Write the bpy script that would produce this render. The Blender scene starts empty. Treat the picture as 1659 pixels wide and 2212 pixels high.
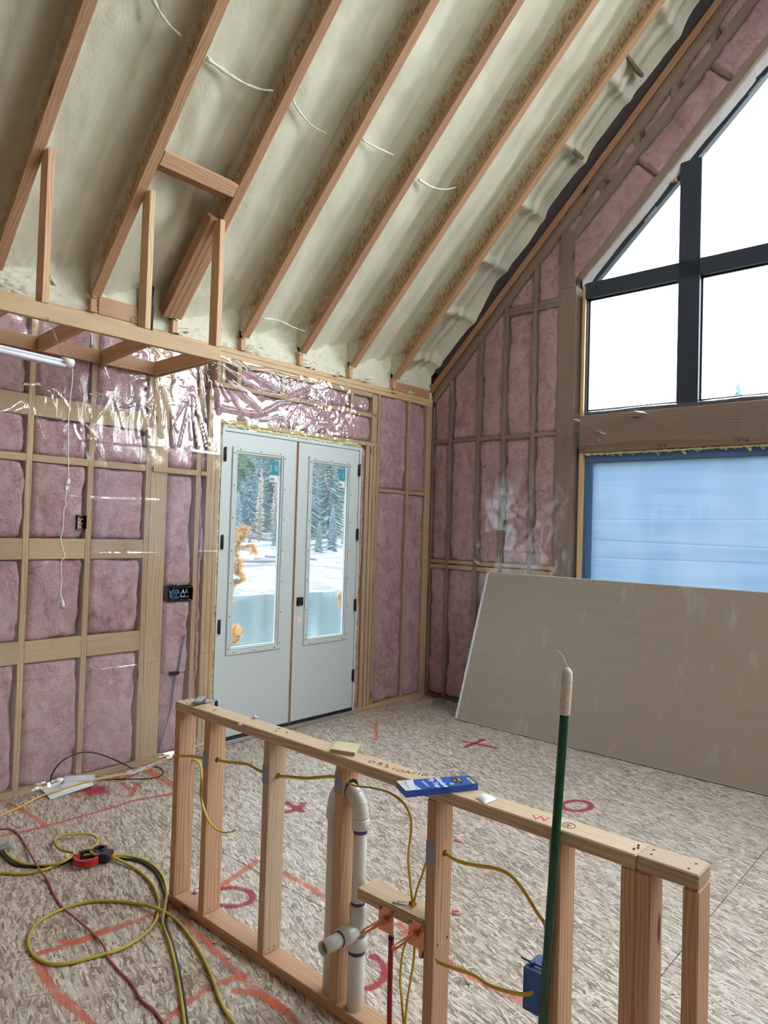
import bpy, bmesh, math, random
import numpy as np
from mathutils import Vector, Matrix

# ------------------------------------------------------------------ camera, light, exposure
S = bpy.context.scene
COL = S.collection
CAM = Vector((-5.82050807, -4.55774914, 1.70038344))
CR = Vector((0.6652996, -0.74597111, 0.03005914)); CU = Vector((-0.03902043, 0.00546338, 0.99922348)); CF = Vector((0.74555607, 0.6659559, 0.02547333))
FPX = 1526.8084
cd = bpy.data.cameras.new('camera'); cam = bpy.data.objects.new('camera', cd); COL.objects.link(cam)
cd.sensor_fit = 'VERTICAL'; cd.sensor_height = 24; cd.lens = FPX * 24 / 2212; cd.clip_start = .02; cd.clip_end = 500
cam.matrix_world = Matrix(((CR.x, CU.x, -CF.x, CAM.x), (CR.y, CU.y, -CF.y, CAM.y), (CR.z, CU.z, -CF.z, CAM.z), (0, 0, 0, 1)))
S.camera = cam
SKY = 5.2
w = bpy.data.worlds.new('overcast'); S.world = w; w.use_nodes = True
wn = w.node_tree.nodes; wn['Background'].inputs[0].default_value = (.94, .98, 1.0, 1); wn['Background'].inputs[1].default_value = SKY
S.view_settings.view_transform = 'Standard'; S.view_settings.look = 'None'; S.view_settings.gamma = 1
S.view_settings.exposure = 1.44; S.view_settings.use_curve_mapping = False
S.cycles.max_bounces = 10; S.cycles.diffuse_bounces = 5; S.cycles.glossy_bounces = 3; S.cycles.transparent_max_bounces = 16
S.cycles.sample_clamp_indirect = 6; S.cycles.use_denoising = True
S.cycles.caustics_reflective = False; S.cycles.caustics_refractive = False
# the cloud-lit openings: one sun is absent, the day is overcast

R = random.Random(7)
RNG = np.random.default_rng(3)
def hit(u, v, n, c):
    d = CF + CR * ((u - 829.5) / FPX) - CU * ((v - 1106) / FPX); n = Vector(n)
    return CAM + d * ((c - n.dot(CAM)) / n.dot(d))
def PX(u, v, c=0): return hit(u, v, (1, 0, 0), c)
def PY(u, v, c=0): return hit(u, v, (0, 1, 0), c)
def PZ(u, v, c=0): return hit(u, v, (0, 0, 1), c)

# ------------------------------------------------------------------ numpy noise
def _h(ix, iy, s):
    n = (ix.astype(np.int64) * 374761393 + iy.astype(np.int64) * 668265263 + s * 69069 + 12345) & 0x7fffffff
    n = (n ^ (n >> 13)) * 1274126177 & 0x7fffffff
    return ((n ^ (n >> 16)) & 0xffff) / 65535.0
def vnoise(x, y, s=0):
    ix = np.floor(x); iy = np.floor(y); fx = x - ix; fy = y - iy
    fx = fx * fx * (3 - 2 * fx); fy = fy * fy * (3 - 2 * fy)
    a = _h(ix, iy, s); b = _h(ix + 1, iy, s); c = _h(ix, iy + 1, s); d = _h(ix + 1, iy + 1, s)
    return (a + (b - a) * fx) * (1 - fy) + (c + (d - c) * fx) * fy - .5
def fbm(x, y, s=0, o=4):
    t = 0; a = 1
    for i in range(o): t = t + a * vnoise(x * 2 ** i, y * 2 ** i, s + i * 17); a *= .5
    return t

# ------------------------------------------------------------------ materials
MATS = {}
class NT:
    def __init__(s, name):
        s.m = bpy.data.materials.new(name); s.m.use_nodes = True; s.t = s.m.node_tree; s.n = s.t.nodes; s.n.clear()
        s.out = s.n.new('ShaderNodeOutputMaterial')
    def N(s, typ, **k):
        n = s.n.new('ShaderNode' + typ)
        for a, b in k.items(): setattr(n, a, b)
        return n
    def L(s, a, b): s.t.links.new(a, b)
    def set(s, sock, v):
        if isinstance(v, bpy.types.NodeSocket): s.L(v, sock)
        elif v is not None:
            if hasattr(sock, 'default_value'):
                try: sock.default_value = v
                except Exception: sock.default_value = (*v, 1)
    def math(s, op, a, b=None, c=None, clamp=False):
        n = s.N('Math', operation=op, use_clamp=clamp); s.set(n.inputs[0], a); s.set(n.inputs[1], b)
        if c is not None: s.set(n.inputs[2], c)
        return n.outputs[0]
    def mr(s, v, a, b, c=0., d=1., kind='LINEAR'):
        n = s.N('MapRange', interpolation_type=kind); s.set(n.inputs[0], v)
        for i, x in enumerate((a, b, c, d)): s.set(n.inputs[i + 1], x)
        return n.outputs[0]
    def mix(s, f, a, b, bt='MIX'):
        n = s.N('Mix', data_type='RGBA', blend_type=bt); s.set(n.inputs[0], f)
        for q, v in ((6, a), (7, b)):
            if isinstance(v, bpy.types.NodeSocket): s.L(v, n.inputs[q])
            else: n.inputs[q].default_value = (*v[:3], 1)
        return n.outputs[2]
    def noise(s, vec, scale, detail=3, rough=.55, dist=0., out=0):
        n = s.N('TexNoise'); s.set(n.inputs['Vector'], vec)
        n.inputs['Scale'].default_value = scale; n.inputs['Detail'].default_value = detail
        n.inputs['Roughness'].default_value = rough; n.inputs['Distortion'].default_value = dist
        return n.outputs[out]
    def coord(s, rnd=40.):
        tc = s.N('TexCoord').outputs['Object']
        if not rnd: return tc
        oi = s.N('ObjectInfo').outputs['Random']; v = s.N('VectorMath', operation='ADD'); s.L(tc, v.inputs[0])
        c = s.N('CombineXYZ'); k = s.math('MULTIPLY', oi, rnd); s.L(k, c.inputs[0]); s.L(s.math('MULTIPLY', oi, rnd * 1.7), c.inputs[1]); s.L(k, c.inputs[2]); s.L(c.outputs[0], v.inputs[1])
        return v.outputs[0]
    def mapping(s, vec, scale=(1, 1, 1), rot=(0, 0, 0), loc=(0, 0, 0)):
        n = s.N('Mapping'); s.L(vec, n.inputs[0]); n.inputs['Scale'].default_value = scale; n.inputs['Rotation'].default_value = rot; n.inputs['Location'].default_value = loc
        return n.outputs[0]
    def bump(s, h, strength=.5, dist=.01):
        n = s.N('Bump'); s.set(n.inputs['Height'], h); n.inputs['Strength'].default_value = strength; n.inputs['Distance'].default_value = dist
        return n.outputs[0]
    def pbr(s, col, rough=.7, normal=None, metal=0., **k):
        p = s.N('BsdfPrincipled'); s.set(p.inputs['Base Color'], col if isinstance(col, bpy.types.NodeSocket) else (*col[:3], 1)); s.set(p.inputs['Roughness'], rough); p.inputs['Metallic'].default_value = metal
        if normal is not None: s.L(normal, p.inputs['Normal'])
        for a, b in k.items(): p.inputs[a].default_value = b
        return p.outputs[0]
    def schlick(s, normal=None, f0=.04):
        g = s.N('NewGeometry'); d = s.N('VectorMath', operation='DOT_PRODUCT'); s.L(normal if normal is not None else g.outputs['Normal'], d.inputs[0]); s.L(g.outputs['Incoming'], d.inputs[1])
        k = s.math('SUBTRACT', 1., s.math('ABSOLUTE', d.outputs['Value'])); return s.math('MULTIPLY_ADD', s.math('POWER', k, 5.), 1 - f0, f0)
    def done(s, sh):
        s.L(sh, s.out.inputs[0]); return s.m
def plain(name, col, rough=.6, metal=0., var=.06, bump=0., scale=30., **k):
    """a plain paint, plastic or metal with a little soil"""
    t = NT(name); c = t.coord(9); n = t.noise(c, scale, 3)
    cc = t.mix(n, tuple(x * (1 - var) for x in col), tuple(min(1, x * (1 + var)) for x in col))
    return t.done(t.pbr(cc, rough, t.bump(n, bump, .003) if bump else None, metal, **k))
def wood(name, dark, mid, light, knots=.5, rough=.62):
    t = NT(name); c = t.coord(30)
    d = t.noise(t.mapping(c, (6, 6, 1.3)), 1., 2, out=1)
    a = t.N('VectorMath', operation='MULTIPLY_ADD'); t.L(d, a.inputs[0]); a.inputs[1].default_value = (.05, .05, .05); t.L(c, a.inputs[2])
    q = t.mapping(a.outputs[0], (1, 1, .045), (.02, .03, 0))
    wv = t.N('TexWave', wave_type='RINGS', rings_direction='Z'); t.L(q, wv.inputs[0]); wv.inputs['Scale'].default_value = 34; wv.inputs['Distortion'].default_value = 3.5; wv.inputs['Detail'].default_value = 2; wv.inputs['Detail Scale'].default_value = .6
    fine = t.noise(t.mapping(c, (160, 160, 4)), 1., 3)
    g = t.math('ADD', t.math('MULTIPLY', wv.outputs[1], .34), t.math('MULTIPLY', fine, .72))
    cr = t.N('ValToRGB'); t.L(g, cr.inputs[0]); e = cr.color_ramp.elements
    e[0].position = .15; e[0].color = (*light, 1); e[1].position = .95; e[1].color = (*dark, 1); m = e.new(.55); m.color = (*mid, 1)
    big = t.noise(t.mapping(c, (3, 3, 1.2)), 1., 3)
    col = t.mix(t.mr(big, .35, .7), cr.outputs[0], t.mix(.5, cr.outputs[0], mid))
    oi = t.N('ObjectInfo').outputs['Random']
    hs = t.N('HueSaturation'); t.L(col, hs.inputs['Color']); t.L(t.mr(oi, 0, 1, .86, 1.1), hs.inputs['Value']); t.L(t.mr(oi, 0, 1, .497, .506), hs.inputs['Hue'])
    col = hs.outputs[0]
    v = t.N('TexVoronoi'); t.L(t.mapping(c, (9, 9, 2.6)), v.inputs[0]); v.inputs['Scale'].default_value = 1.
    sep = t.N('SeparateColor'); t.L(v.outputs['Color'], sep.inputs[0])
    on = t.math('LESS_THAN', sep.outputs[0], knots * .5)
    kd = t.mr(v.outputs['Distance'], .07, .14, 1., 0., 'SMOOTHSTEP'); halo = t.mr(v.outputs['Distance'], .1, .3, .35, 0.)
    col = t.mix(t.math('MULTIPLY', on, halo), col, tuple(x * .6 for x in mid))
    col = t.mix(t.math('MULTIPLY', on, kd), col, (dark[0] * .28, dark[1] * .22, dark[2] * .2))
    return t.done(t.pbr(col, rough, t.bump(g, .25, .0015)))
def osb(name, cols, flake=(12, 46), axes='xy', layers=5, spray=False, foamcol=None, wet=True):
    t = NT(name); c = t.coord(0 if spray else 30)
    se = t.N('SeparateXYZ'); t.L(c, se.inputs[0]); cb = t.N('CombineXYZ'); I = dict(x=0, y=1, z=2)
    t.L(se.outputs[I[axes[0]]], cb.inputs[0]); t.L(se.outputs[I[axes[1]]], cb.inputs[1]); base = cb.outputs[0]
    dn = t.noise(base, 30, 2, out=1); a = t.N('VectorMath', operation='MULTIPLY_ADD'); t.L(dn, a.inputs[0]); a.inputs[1].default_value = (.012, .012, 0); t.L(base, a.inputs[2]); base2 = a.outputs[0]
    val = None; pr = None
    angs = [0.1, 1.25, -.62, 2.2, .55, -1.05, 1.8]
    for i in range(layers):
        k = 1 + .28 * i
        v = t.N('TexVoronoi', voronoi_dimensions='2D', distance='EUCLIDEAN'); t.L(t.mapping(t.mapping(base2, rot=(0, 0, angs[i])), (flake[0] * k, flake[1] * k, 1), loc=(i * 3.1, i * 1.7, 0)), v.inputs['Vector']); v.inputs['Scale'].default_value = 1
        s2 = t.N('SeparateColor'); t.L(v.outputs['Color'], s2.inputs[0])
        # a little shading across the flake so that its ends and edges tell
        r = t.math('ADD', s2.outputs[0], t.math('MULTIPLY', v.outputs['Distance'], -.28))
        if val is None: val = r
        else:
            m = t.math('GREATER_THAN', s2.outputs[1], .52)
            mx = t.N('Mix', data_type='FLOAT'); t.L(m, mx.inputs[0]); t.L(val, mx.inputs[2]); t.L(r, mx.inputs[3]); val = mx.outputs[0]
    fine = t.noise(base2, 140, 4, .7)
    g = t.math('ADD', t.math('MULTIPLY', val, .8), t.math('MULTIPLY', fine, .3))
    cr = t.N('ValToRGB'); t.L(g, cr.inputs[0]); e = cr.color_ramp.elements
    ps = [.05, .28, .5, .72, .95][:len(cols)]
    e[0].position = ps[0]; e[0].color = (*cols[0], 1); e[1].position = ps[-1]; e[1].color = (*cols[-1], 1)
    for p, q in zip(ps[1:-1], cols[1:-1]): x = e.new(p); x.color = (*q, 1)
    col = cr.outputs[0]
    if wet:
        big = t.noise(base, .9, 4); col = t.mix(t.mr(big, .38, .68), col, tuple(x * .84 for x in cols[2]), 'MULTIPLY') if False else t.mix(t.mr(big, .45, .7, 0, .35), col, tuple(x * .8 for x in cols[2]))
    h = val
    if spray:
        # foam overspray: thick away from the flange, broken up towards it
        zz = se.outputs[I[axes[1]]]
        nn = t.noise(base, 9, 4); n2 = t.noise(base, 60, 3)
        k = t.math('ADD', zz, t.math('MULTIPLY', t.math('SUBTRACT', nn, .5), .16)); k = t.math('ADD', k, t.math('MULTIPLY', t.math('SUBTRACT', n2, .5), .07))
        f = t.mr(k, .075, .175, 0, 1, 'SMOOTHSTEP'); f = t.math('MAXIMUM', f, t.mr(t.math('ADD', se.outputs[2], t.math('MULTIPLY', t.math('SUBTRACT', nn, .5), .2)), .12, .22, 1, 0))
        col = t.mix(f, col, foamcol)
    return t.done(t.pbr(col, .48 if wet else .75, t.bump(h, .35, .002)))

FOAMC = (.70, .675, .535)
WOOD_STUD = wood('spruce_stud', (.36, .20, .09), (.60, .40, .22), (.73, .54, .34), .55)
WOOD_FIR = wood('fir_stud', (.36, .17, .085), (.62, .36, .21), (.76, .50, .32), .45)
WOOD_JOIST = wood('fir_flange', (.28, .125, .06), (.46, .245, .135), (.58, .36, .22), .3)
WOOD_PLATE = wood('weathered_plate', (.36, .22, .13), (.56, .40, .27), (.68, .53, .39), .4)
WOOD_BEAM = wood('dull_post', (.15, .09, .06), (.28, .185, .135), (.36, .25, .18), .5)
OSB_FLOOR = osb('osb_floor', [(.17, .12, .09), (.35, .275, .22), (.50, .42, .355), (.65, .575, .50), (.82, .765, .70)], (8, 50), layers=7)
OSB_WEB = osb('osb_web', [(.22, .135, .065), (.34, .225, .115), (.43, .30, .165), (.50, .37, .21), (.60, .46, .29)], (16, 60), 'zx', 4, True, tuple(x * .86 for x in FOAMC), False)
OSB_WALL = osb('osb_sheathing', [(.16, .10, .05), (.3, .2, .1), (.42, .29, .16), (.5, .38, .22), (.6, .47, .3)], (14, 50), 'xz', 3, wet=False)
def foam_mat(name, col, b=.6):
    t = NT(name); c = t.coord(0)
    n1 = t.noise(c, 55, 5, .6); n2 = t.noise(c, 6, 4); n3 = t.noise(t.mapping(c, (9, 1.2, 1.2)), 1., 3)
    cc = t.mix(n2, tuple(x * .9 for x in col), tuple(min(1, x * 1.08) for x in col))
    cc = t.mix(t.mr(n1, .55, .75, 0, .3), cc, (.90, .90, .78))
    cc = t.mix(t.mr(n3, .52, .75, 0, .3), cc, (col[0] * .82, col[1] * .76, col[2] * .64))
    h = t.math('ADD', n1, t.math('MULTIPLY', n2, .5))
    return t.done(t.pbr(cc, .5, t.bump(h, b, .006)))
FOAM = foam_mat('spray_foam', FOAMC)
FOAM_Y = foam_mat('gap_foam', (.75, .74, .40), .8)
FOAM_W = foam_mat('white_foam', (.82, .82, .74), .9)
def batt_mat():
    t = NT('pink_glass_wool'); c = t.coord(20)
    d = t.noise(c, 5, 3, out=1); a = t.N('VectorMath', operation='MULTIPLY_ADD'); t.L(d, a.inputs[0]); a.inputs[1].default_value = (.35, .35, .35); t.L(c, a.inputs[2])
    wisp = t.noise(t.mapping(a.outputs[0], (9, 9, 6)), 1., 7, .74, .7); fine = t.noise(a.outputs[0], 90, 4, .7, 1.0); big = t.noise(c, 3.2, 3)
    col = t.mix(t.mr(wisp, .33, .62), (.50, .21, .24), (.84, .53, .55)); col = t.mix(t.mr(fine, .48, .72, 0, .65), col, (.92, .72, .74))
    col = t.mix(t.mr(big, .5, .75, 0, .45), col, (.84, .60, .60))
    h = t.math('ADD', wisp, t.math('MULTIPLY', fine, .35))
    return t.done(t.pbr(col, .95, t.bump(h, .9, .022), **{'Specular IOR Level': .1}))
BATT = batt_mat()
def film_mat(name, haze=.05, tint=(1, 1, 1), gl=1.0, rough=.1, hazecol=(.9, .9, .9), bs=.25):
    t = NT(name); c = t.coord(0)
    n = t.noise(t.mapping(c, (14, 14, 5)), 1., 4, .6, .8); b = t.bump(n, bs, .012)
    tr = t.N('BsdfTransparent'); tr.inputs[0].default_value = (*tint, 1)
    g = t.N('BsdfGlossy'); g.inputs['Roughness'].default_value = rough; t.L(b, g.inputs['Normal'])
    fr = t.schlick(b)
    m = t.N('MixShader'); t.L(t.math('MULTIPLY', fr, gl, clamp=True), m.inputs[0]); t.L(tr.outputs[0], m.inputs[1]); t.L(g.outputs[0], m.inputs[2])
    df = t.N('BsdfDiffuse'); df.inputs[0].default_value = (*hazecol, 1); t.L(b, df.inputs['Normal'])
    m2 = t.N('MixShader'); m2.inputs[0].default_value = haze; t.L(m.outputs[0], m2.inputs[1]); t.L(df.outputs[0], m2.inputs[2])
    return t.done(m2.outputs[0])
FILM = film_mat('vapour_barrier_film', .03, (.97, .975, .98), 3.2, .085, bs=.2)
FILM_D = film_mat('dusty_barrier_film', .09, (.96, .96, .96), 1.8, .16, (.62, .58, .56), .15)
def glass_mat(name, tint=(.93, .96, .97), haze=0., hc=(.9, .95, 1)):
    t = NT(name); tr = t.N('BsdfTransparent'); tr.inputs[0].default_value = (*tint, 1); g = t.N('BsdfGlossy'); g.inputs['Roughness'].default_value = .01
    fr = t.schlick()
    m = t.N('MixShader'); t.L(fr, m.inputs[0]); t.L(tr.outputs[0], m.inputs[1]); t.L(g.outputs[0], m.inputs[2]); o = m.outputs[0]
    if haze:
        tl = t.N('BsdfTranslucent'); tl.inputs[0].default_value = (*hc, 1); m2 = t.N('MixShader'); m2.inputs[0].default_value = haze; t.L(o, m2.inputs[1]); t.L(tl.outputs[0], m2.inputs[2]); o = m2.outputs[0]
    return t.done(o)
GLASS = glass_mat('window_glass'); GLASS_D = glass_mat('door_glass', (.62, .67, .69), .02)
def bluefilm():
    t = NT('blue_protective_film'); c = t.coord(0)
    n = t.noise(t.mapping(c, (1, .9, 14)), 1., 4, .6, .4); n2 = t.noise(t.mapping(c, (1, 1.1, .5)), 1., 3)
    f = t.mr(n, .3, .7); col = t.mix(f, (.070, .110, .165), (.095, .140, .195)); col = t.mix(t.mr(n2, .45, .7, 0, .5), col, (.15, .19, .24))
    tl = t.N('BsdfTranslucent'); t.L(col, tl.inputs[0]); tr = t.N('BsdfTransparent'); tr.inputs[0].default_value = (.008, .014, .02, 1)
    m = t.N('MixShader'); m.inputs[0].default_value = .25; t.L(tl.outputs[0], m.inputs[1]); t.L(tr.outputs[0], m.inputs[2])
    g = t.N('BsdfGlossy'); g.inputs['Roughness'].default_value = .15; m2 = t.N('MixShader'); m2.inputs[0].default_value = .05; t.L(m.outputs[0], m2.inputs[1]); t.L(g.outputs[0], m2.inputs[2])
    return t.done(m2.outputs[0])
BLUE = bluefilm()
def sticker_mat():
    t = NT('teal_sticker'); d = t.pbr((.10, .36, .38), .5); tl = t.N('BsdfTranslucent'); tl.inputs[0].default_value = (.10, .42, .46, 1); m = t.N('MixShader'); m.inputs[0].default_value = .5; t.L(d, m.inputs[1]); t.L(tl.outputs[0], m.inputs[2]); return t.done(m.outputs[0])
def paint_mat(name, col, dens=1.):
    t = NT(name); uv = t.N('TexCoord').outputs['UV']; se = t.N('SeparateXYZ'); t.L(uv, se.inputs[0]); c = t.N('TexCoord').outputs['Object']
    n = t.noise(c, 160, 3, .7); n2 = t.noise(c, 12, 3)
    e = t.math('ABSOLUTE', se.outputs[0]); f = t.mr(e, 1.0, .1, 0, 1.1 * dens, 'SMOOTHSTEP'); f = t.math('MULTIPLY', f, t.mr(n2, .3, .6, .55, 1.))
    al = t.mr(t.math('ADD', f, t.math('MULTIPLY', t.math('SUBTRACT', n, .5), 1.9)), .2, .95, 0, .85)
    tr = t.N('BsdfTransparent'); d = t.pbr(col, .7); m = t.N('MixShader'); t.L(al, m.inputs[0]); t.L(tr.outputs[0], m.inputs[1]); t.L(d, m.inputs[2])
    return t.done(m.outputs[0])
PAINT_S = paint_mat('salmon_marking_paint', (.80, .17, .10), .72); PAINT_R = paint_mat('crimson_marking_paint', (.42, .03, .055)); PAINT_O = paint_mat('orange_red_marking_paint', (.80, .16, .07), .8)
GAP_SHADE = plain('painted_gap_shade', (.07, .05, .055), .8)  # near-black tone painted for the shade in the gap along the rake
LOW_BOUNCE = plain('low_bounce_facing', (.22, .15, .095), .8)  # dark brown picked to cut light bounced off the unseen walls
def drywall():
    t = NT('drywall_back_paper'); c = t.coord(0)
    f = t.noise(t.mapping(c, (3, 1, 60)), 1., 3); s = t.noise(t.mapping(c, (7, 7, .5)), 1., 4, .6); sp = t.noise(c, 35, 2)
    col = t.mix(f, (.31, .255, .205), (.37, .31, .255)); col = t.mix(t.mr(s, .60, .72, 0, .35), col, (.55, .51, .47)); col = t.mix(t.mr(sp, .72, .8, 0, .3), col, (.22, .18, .15))
    return t.done(t.pbr(col, .85))
DRY = drywall()
GYP = plain('gypsum_core', (.78, .80, .84), .9); BLK = plain('black_plastic', (.012, .012, .014), .4); NAVY = plain('dark_window_frame', (.022, .034, .058), .35)
WHITE = plain('white_primer', (.60, .65, .65), .45, var=.03); PVC = plain('white_pvc', (.74, .74, .70), .28, var=.03); PURPLE = plain('purple_primer', (.09, .05, .22), .4, var=.3, scale=90)
COPPER = plain('copper', (.80, .36, .22), .28, .95, .12); STEEL = plain('galvanised_steel', (.33, .35, .38), .38, .85, .15); GREY = plain('grey_rubber_seal', (.30, .32, .33), .5)
YEL = plain('yellow_cable_jacket', (.62, .43, .05), .42, var=.25, scale=8); YEL2 = plain('yellow_cord_jacket', (.50, .42, .06), .5, var=.35, scale=6); ORN = plain('ochre_cable_jacket', (.70, .42, .08), .45, var=.1)
REDP = plain('red_pipe', (.38, .025, .03), .35); BLUP = plain('blue_pipe', (.02, .07, .22), .35); RBC = plain('dusty_red_cord', (.40, .13, .11), .6, var=.3, scale=4); BRC = plain('dusty_brown_cord', (.36, .24, .19), .7)
GREEN = plain('green_enamel', (.008, .075, .035), .22); RUB = plain('white_rubber_grip', (.72, .68, .60), .55, bump=.3, scale=120); REDPL = plain('red_plastic', (.50, .02, .025), .35)
BLUB = plain('blue_box_plastic', (.025, .10, .34), .4); WPL = plain('white_plastic', (.75, .76, .76), .4, var=.02); PAPER = plain('kraft_notebook_paper', (.62, .52, .33), .8, var=.1); PAPW = plain('white_paper', (.78, .80, .84), .6, var=.04)
PBLUE = plain('package_blue', (.02, .09, .42), .35, var=.08); PYEL = plain('package_yellow', (.80, .66, .08), .4); PWHT = plain('package_white', (.62, .68, .76), .4); PINK = plain('pink_fluff', (.85, .50, .55), .95, bump=.8, scale=200)
INK = plain('black_ink', (.02, .02, .025), .6); INKR = plain('red_ink', (.55, .06, .05), .6); TEAL = None; PALE = plain('pale_print', (.55, .78, .80), .5); ALU = plain('brushed_sill', (.45, .44, .40), .4, .5)
BLUW = plain('blue_wire_jacket', (.10, .22, .42), .4); WHW = plain('white_wire_jacket', (.75, .75, .74), .4); FLASH = plain('dark_flashing_tape', (.10, .09, .09), .6); WRAP = plain('white_house_wrap', (.74, .72, .72), .5, bump=.4, scale=12)
PGREEN = plain('package_green', (.22, .55, .20), .4); HOLE = plain('bored_hole_dark', (.03, .018, .01), .9); CHAR = plain('charred_black', (.03, .03, .03), .8, var=.4)

TEAL = sticker_mat()
# ------------------------------------------------------------------ objects
WM = {}
def link(o, parent=None, world=None):
    COL.objects.link(o)
    wm = world if world is not None else Matrix()
    if parent is not None: o.parent = parent; o.matrix_local = WM[parent.name].inverted() @ wm
    else: o.matrix_basis = wm
    WM[o.name] = wm
    return o
def tag(o, label=None, cat=None, group=None, kind=None):
    if label: o['label'] = label
    if cat: o['category'] = cat
    if group: o['group'] = group
    if kind: o['kind'] = kind
    return o
def root(name, loc=(0, 0, 0), label=None, cat=None, group=None, kind=None):
    o = bpy.data.objects.new(name, None); o.empty_display_size = .1
    return tag(link(o, None, Matrix.Translation(loc)), label, cat, group, kind)
def mesh(name, vs, fs, mat, parent=None, smooth=False, uv=None, center=True):
    vs = np.array([tuple(v) for v in vs], float) if not isinstance(vs, np.ndarray) else vs
    c = (vs.min(0) + vs.max(0)) / 2 if center else np.zeros(3)
    me = bpy.data.meshes.new(name); me.from_pydata((vs - c).tolist(), [], [tuple(f) for f in fs]); me.materials.append(mat)
    if smooth: me.polygons.foreach_set('use_smooth', [True] * len(me.polygons))
    if uv is not None:
        l = me.uv_layers.new(name='UVMap'); li = np.zeros(len(me.loops), int); me.loops.foreach_get('vertex_index', li); l.data.foreach_set('uv', np.array(uv, float)[li].ravel())
    me.update()
    return link(bpy.data.objects.new(name, me), parent, Matrix.Translation(Vector(c)))
_bx = {}
def boxmesh(w, d, l, bev, mat):
    k = (round(w, 4), round(d, 4), round(l, 4), bev, mat.name)
    if k not in _bx:
        bm = bmesh.new(); bmesh.ops.create_cube(bm, size=1); bmesh.ops.scale(bm, vec=(w, d, l), verts=bm.verts)
        if bev: bmesh.ops.bevel(bm, geom=bm.edges[:], offset=min(bev, w / 3, d / 3, l / 3), segments=1, affect='EDGES')
        me = bpy.data.meshes.new('box'); bm.to_mesh(me); bm.free(); me.materials.append(mat); _bx[k] = me
    return _bx[k]
def beam(name, a, b, w, d, side, mat, parent=None, bev=.0025, ext=0):
    """a length of lumber from a to b (centre line); w across `side`, d across the third axis; local z runs along it"""
    a = Vector(a); b = Vector(b); z = (b - a); l = z.length + ext; z.normalize(); x = Vector(side); x = (x - z * x.dot(z)).normalized(); y = z.cross(x)
    c = (a + b) / 2
    m = Matrix(((x.x, y.x, z.x, c.x), (x.y, y.y, z.y, c.y), (x.z, y.z, z.z, c.z), (0, 0, 0, 1)))
    me = boxmesh(w, d, l, bev, mat); me.name = name
    return link(bpy.data.objects.new(name, me), parent, m)
def box(name, lo, hi, mat, parent=None, bev=.002):
    """axis-aligned box; grain runs along its longest side"""
    lo = Vector(lo); hi = Vector(hi); c = (lo + hi) / 2; s = hi - lo; k = max(range(3), key=lambda i: s[i])
    a = c.copy(); b = c.copy(); a[k] = lo[k]; b[k] = hi[k]; i = (k + 1) % 3; j = (k + 2) % 3; side = Vector((0, 0, 0)); side[i] = 1
    return beam(name, a, b, s[i], s[j], side, mat, parent, bev)
def abox(name, lo, hi, mat, parent=None, bev=.002):
    """axis-aligned box with unrotated local axes"""
    lo = Vector(lo); hi = Vector(hi); s = hi - lo
    me = boxmesh(s.x, s.y, s.z, bev, mat); return link(bpy.data.objects.new(name, me), parent, Matrix.Translation((lo + hi) / 2))
def smoothpts(pts, n=6):
    p = [Vector(q) for q in pts]
    if len(p) < 3 or n < 2: return p
    p = [p[0] * 2 - p[1]] + p + [p[-1] * 2 - p[-2]]; o = []
    for i in range(1, len(p) - 2):
        for k in range(n):
            t = k / n; a, b, c, d = p[i - 1:i + 3]
            o.append(.5 * ((2 * b) + (c - a) * t + (2 * a - 5 * b + 4 * c - d) * t * t + (3 * b - a - 3 * c + d) * t ** 3))
    o.append(p[-2]); return o
def tube(name, pts, r, mat, parent=None, n=6, seg=8, flat=None, rr=None, cap=True):
    """a round (or flat: (wide, thin), with wide across `flat[2]`) cable along a smooth curve"""
    P = smoothpts(pts, n); vs = []; fs = []; N = len(P); ref = Vector(flat[2]) if flat else None; px = None
    for i, p in enumerate(P):
        t = (P[min(i + 1, N - 1)] - P[max(i - 1, 0)]).normalized()
        if ref is not None: x = ref - t * ref.dot(t)
        else:
            x = px - t * px.dot(t) if px is not None else t.orthogonal()
        if x.length < 1e-4: x = t.orthogonal()
        x.normalize(); px = x; y = t.cross(x)
        for k in range(seg):
            a = 2 * math.pi * k / seg; q = rr(i / (N - 1)) if rr else r
            ax, ay = (flat[0], flat[1]) if flat else (q, q)
            vs.append(p + x * math.cos(a) * ax + y * math.sin(a) * ay)
    for i in range(N - 1):
        for k in range(seg): fs.append((i * seg + k, i * seg + (k + 1) % seg, (i + 1) * seg + (k + 1) % seg, (i + 1) * seg + k))
    if cap: fs.append(tuple(range(seg))[::-1]); fs.append(tuple((N - 1) * seg + k for k in range(seg)))
    return mesh(name, vs, fs, mat, parent, True)
def lathe(name, a, b, prof, mat, parent=None, seg=24, smooth=True):
    """prof: (t along a->b in metres, radius)"""
    a = Vector(a); z = (Vector(b) - a).normalized(); x = z.orthogonal().normalized(); y = z.cross(x); vs = []; fs = []
    for t, r in prof:
        for k in range(seg):
            q = 2 * math.pi * k / seg; vs.append(a + z * t + x * r * math.cos(q) + y * r * math.sin(q))
    for i in range(len(prof) - 1):
        for k in range(seg): fs.append((i * seg + k, i * seg + (k + 1) % seg, (i + 1) * seg + (k + 1) % seg, (i + 1) * seg + k))
    if prof[0][1] > 0 : fs.append(tuple(range(seg))[::-1])
    if prof[-1][1] > 0: fs.append(tuple((len(prof) - 1) * seg + k for k in range(seg)))
    o = mesh(name, vs, fs, mat, parent, smooth)
    return o
def cyl(name, a, b, r, mat, parent=None, seg=20, smooth=True):
    l = (Vector(b) - Vector(a)).length; e = min(r * .12, l * .2)
    return lathe(name, a, b, [(0, r - e), (e, r), (l - e, r), (l, r - e)], mat, parent, seg, smooth)
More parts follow.
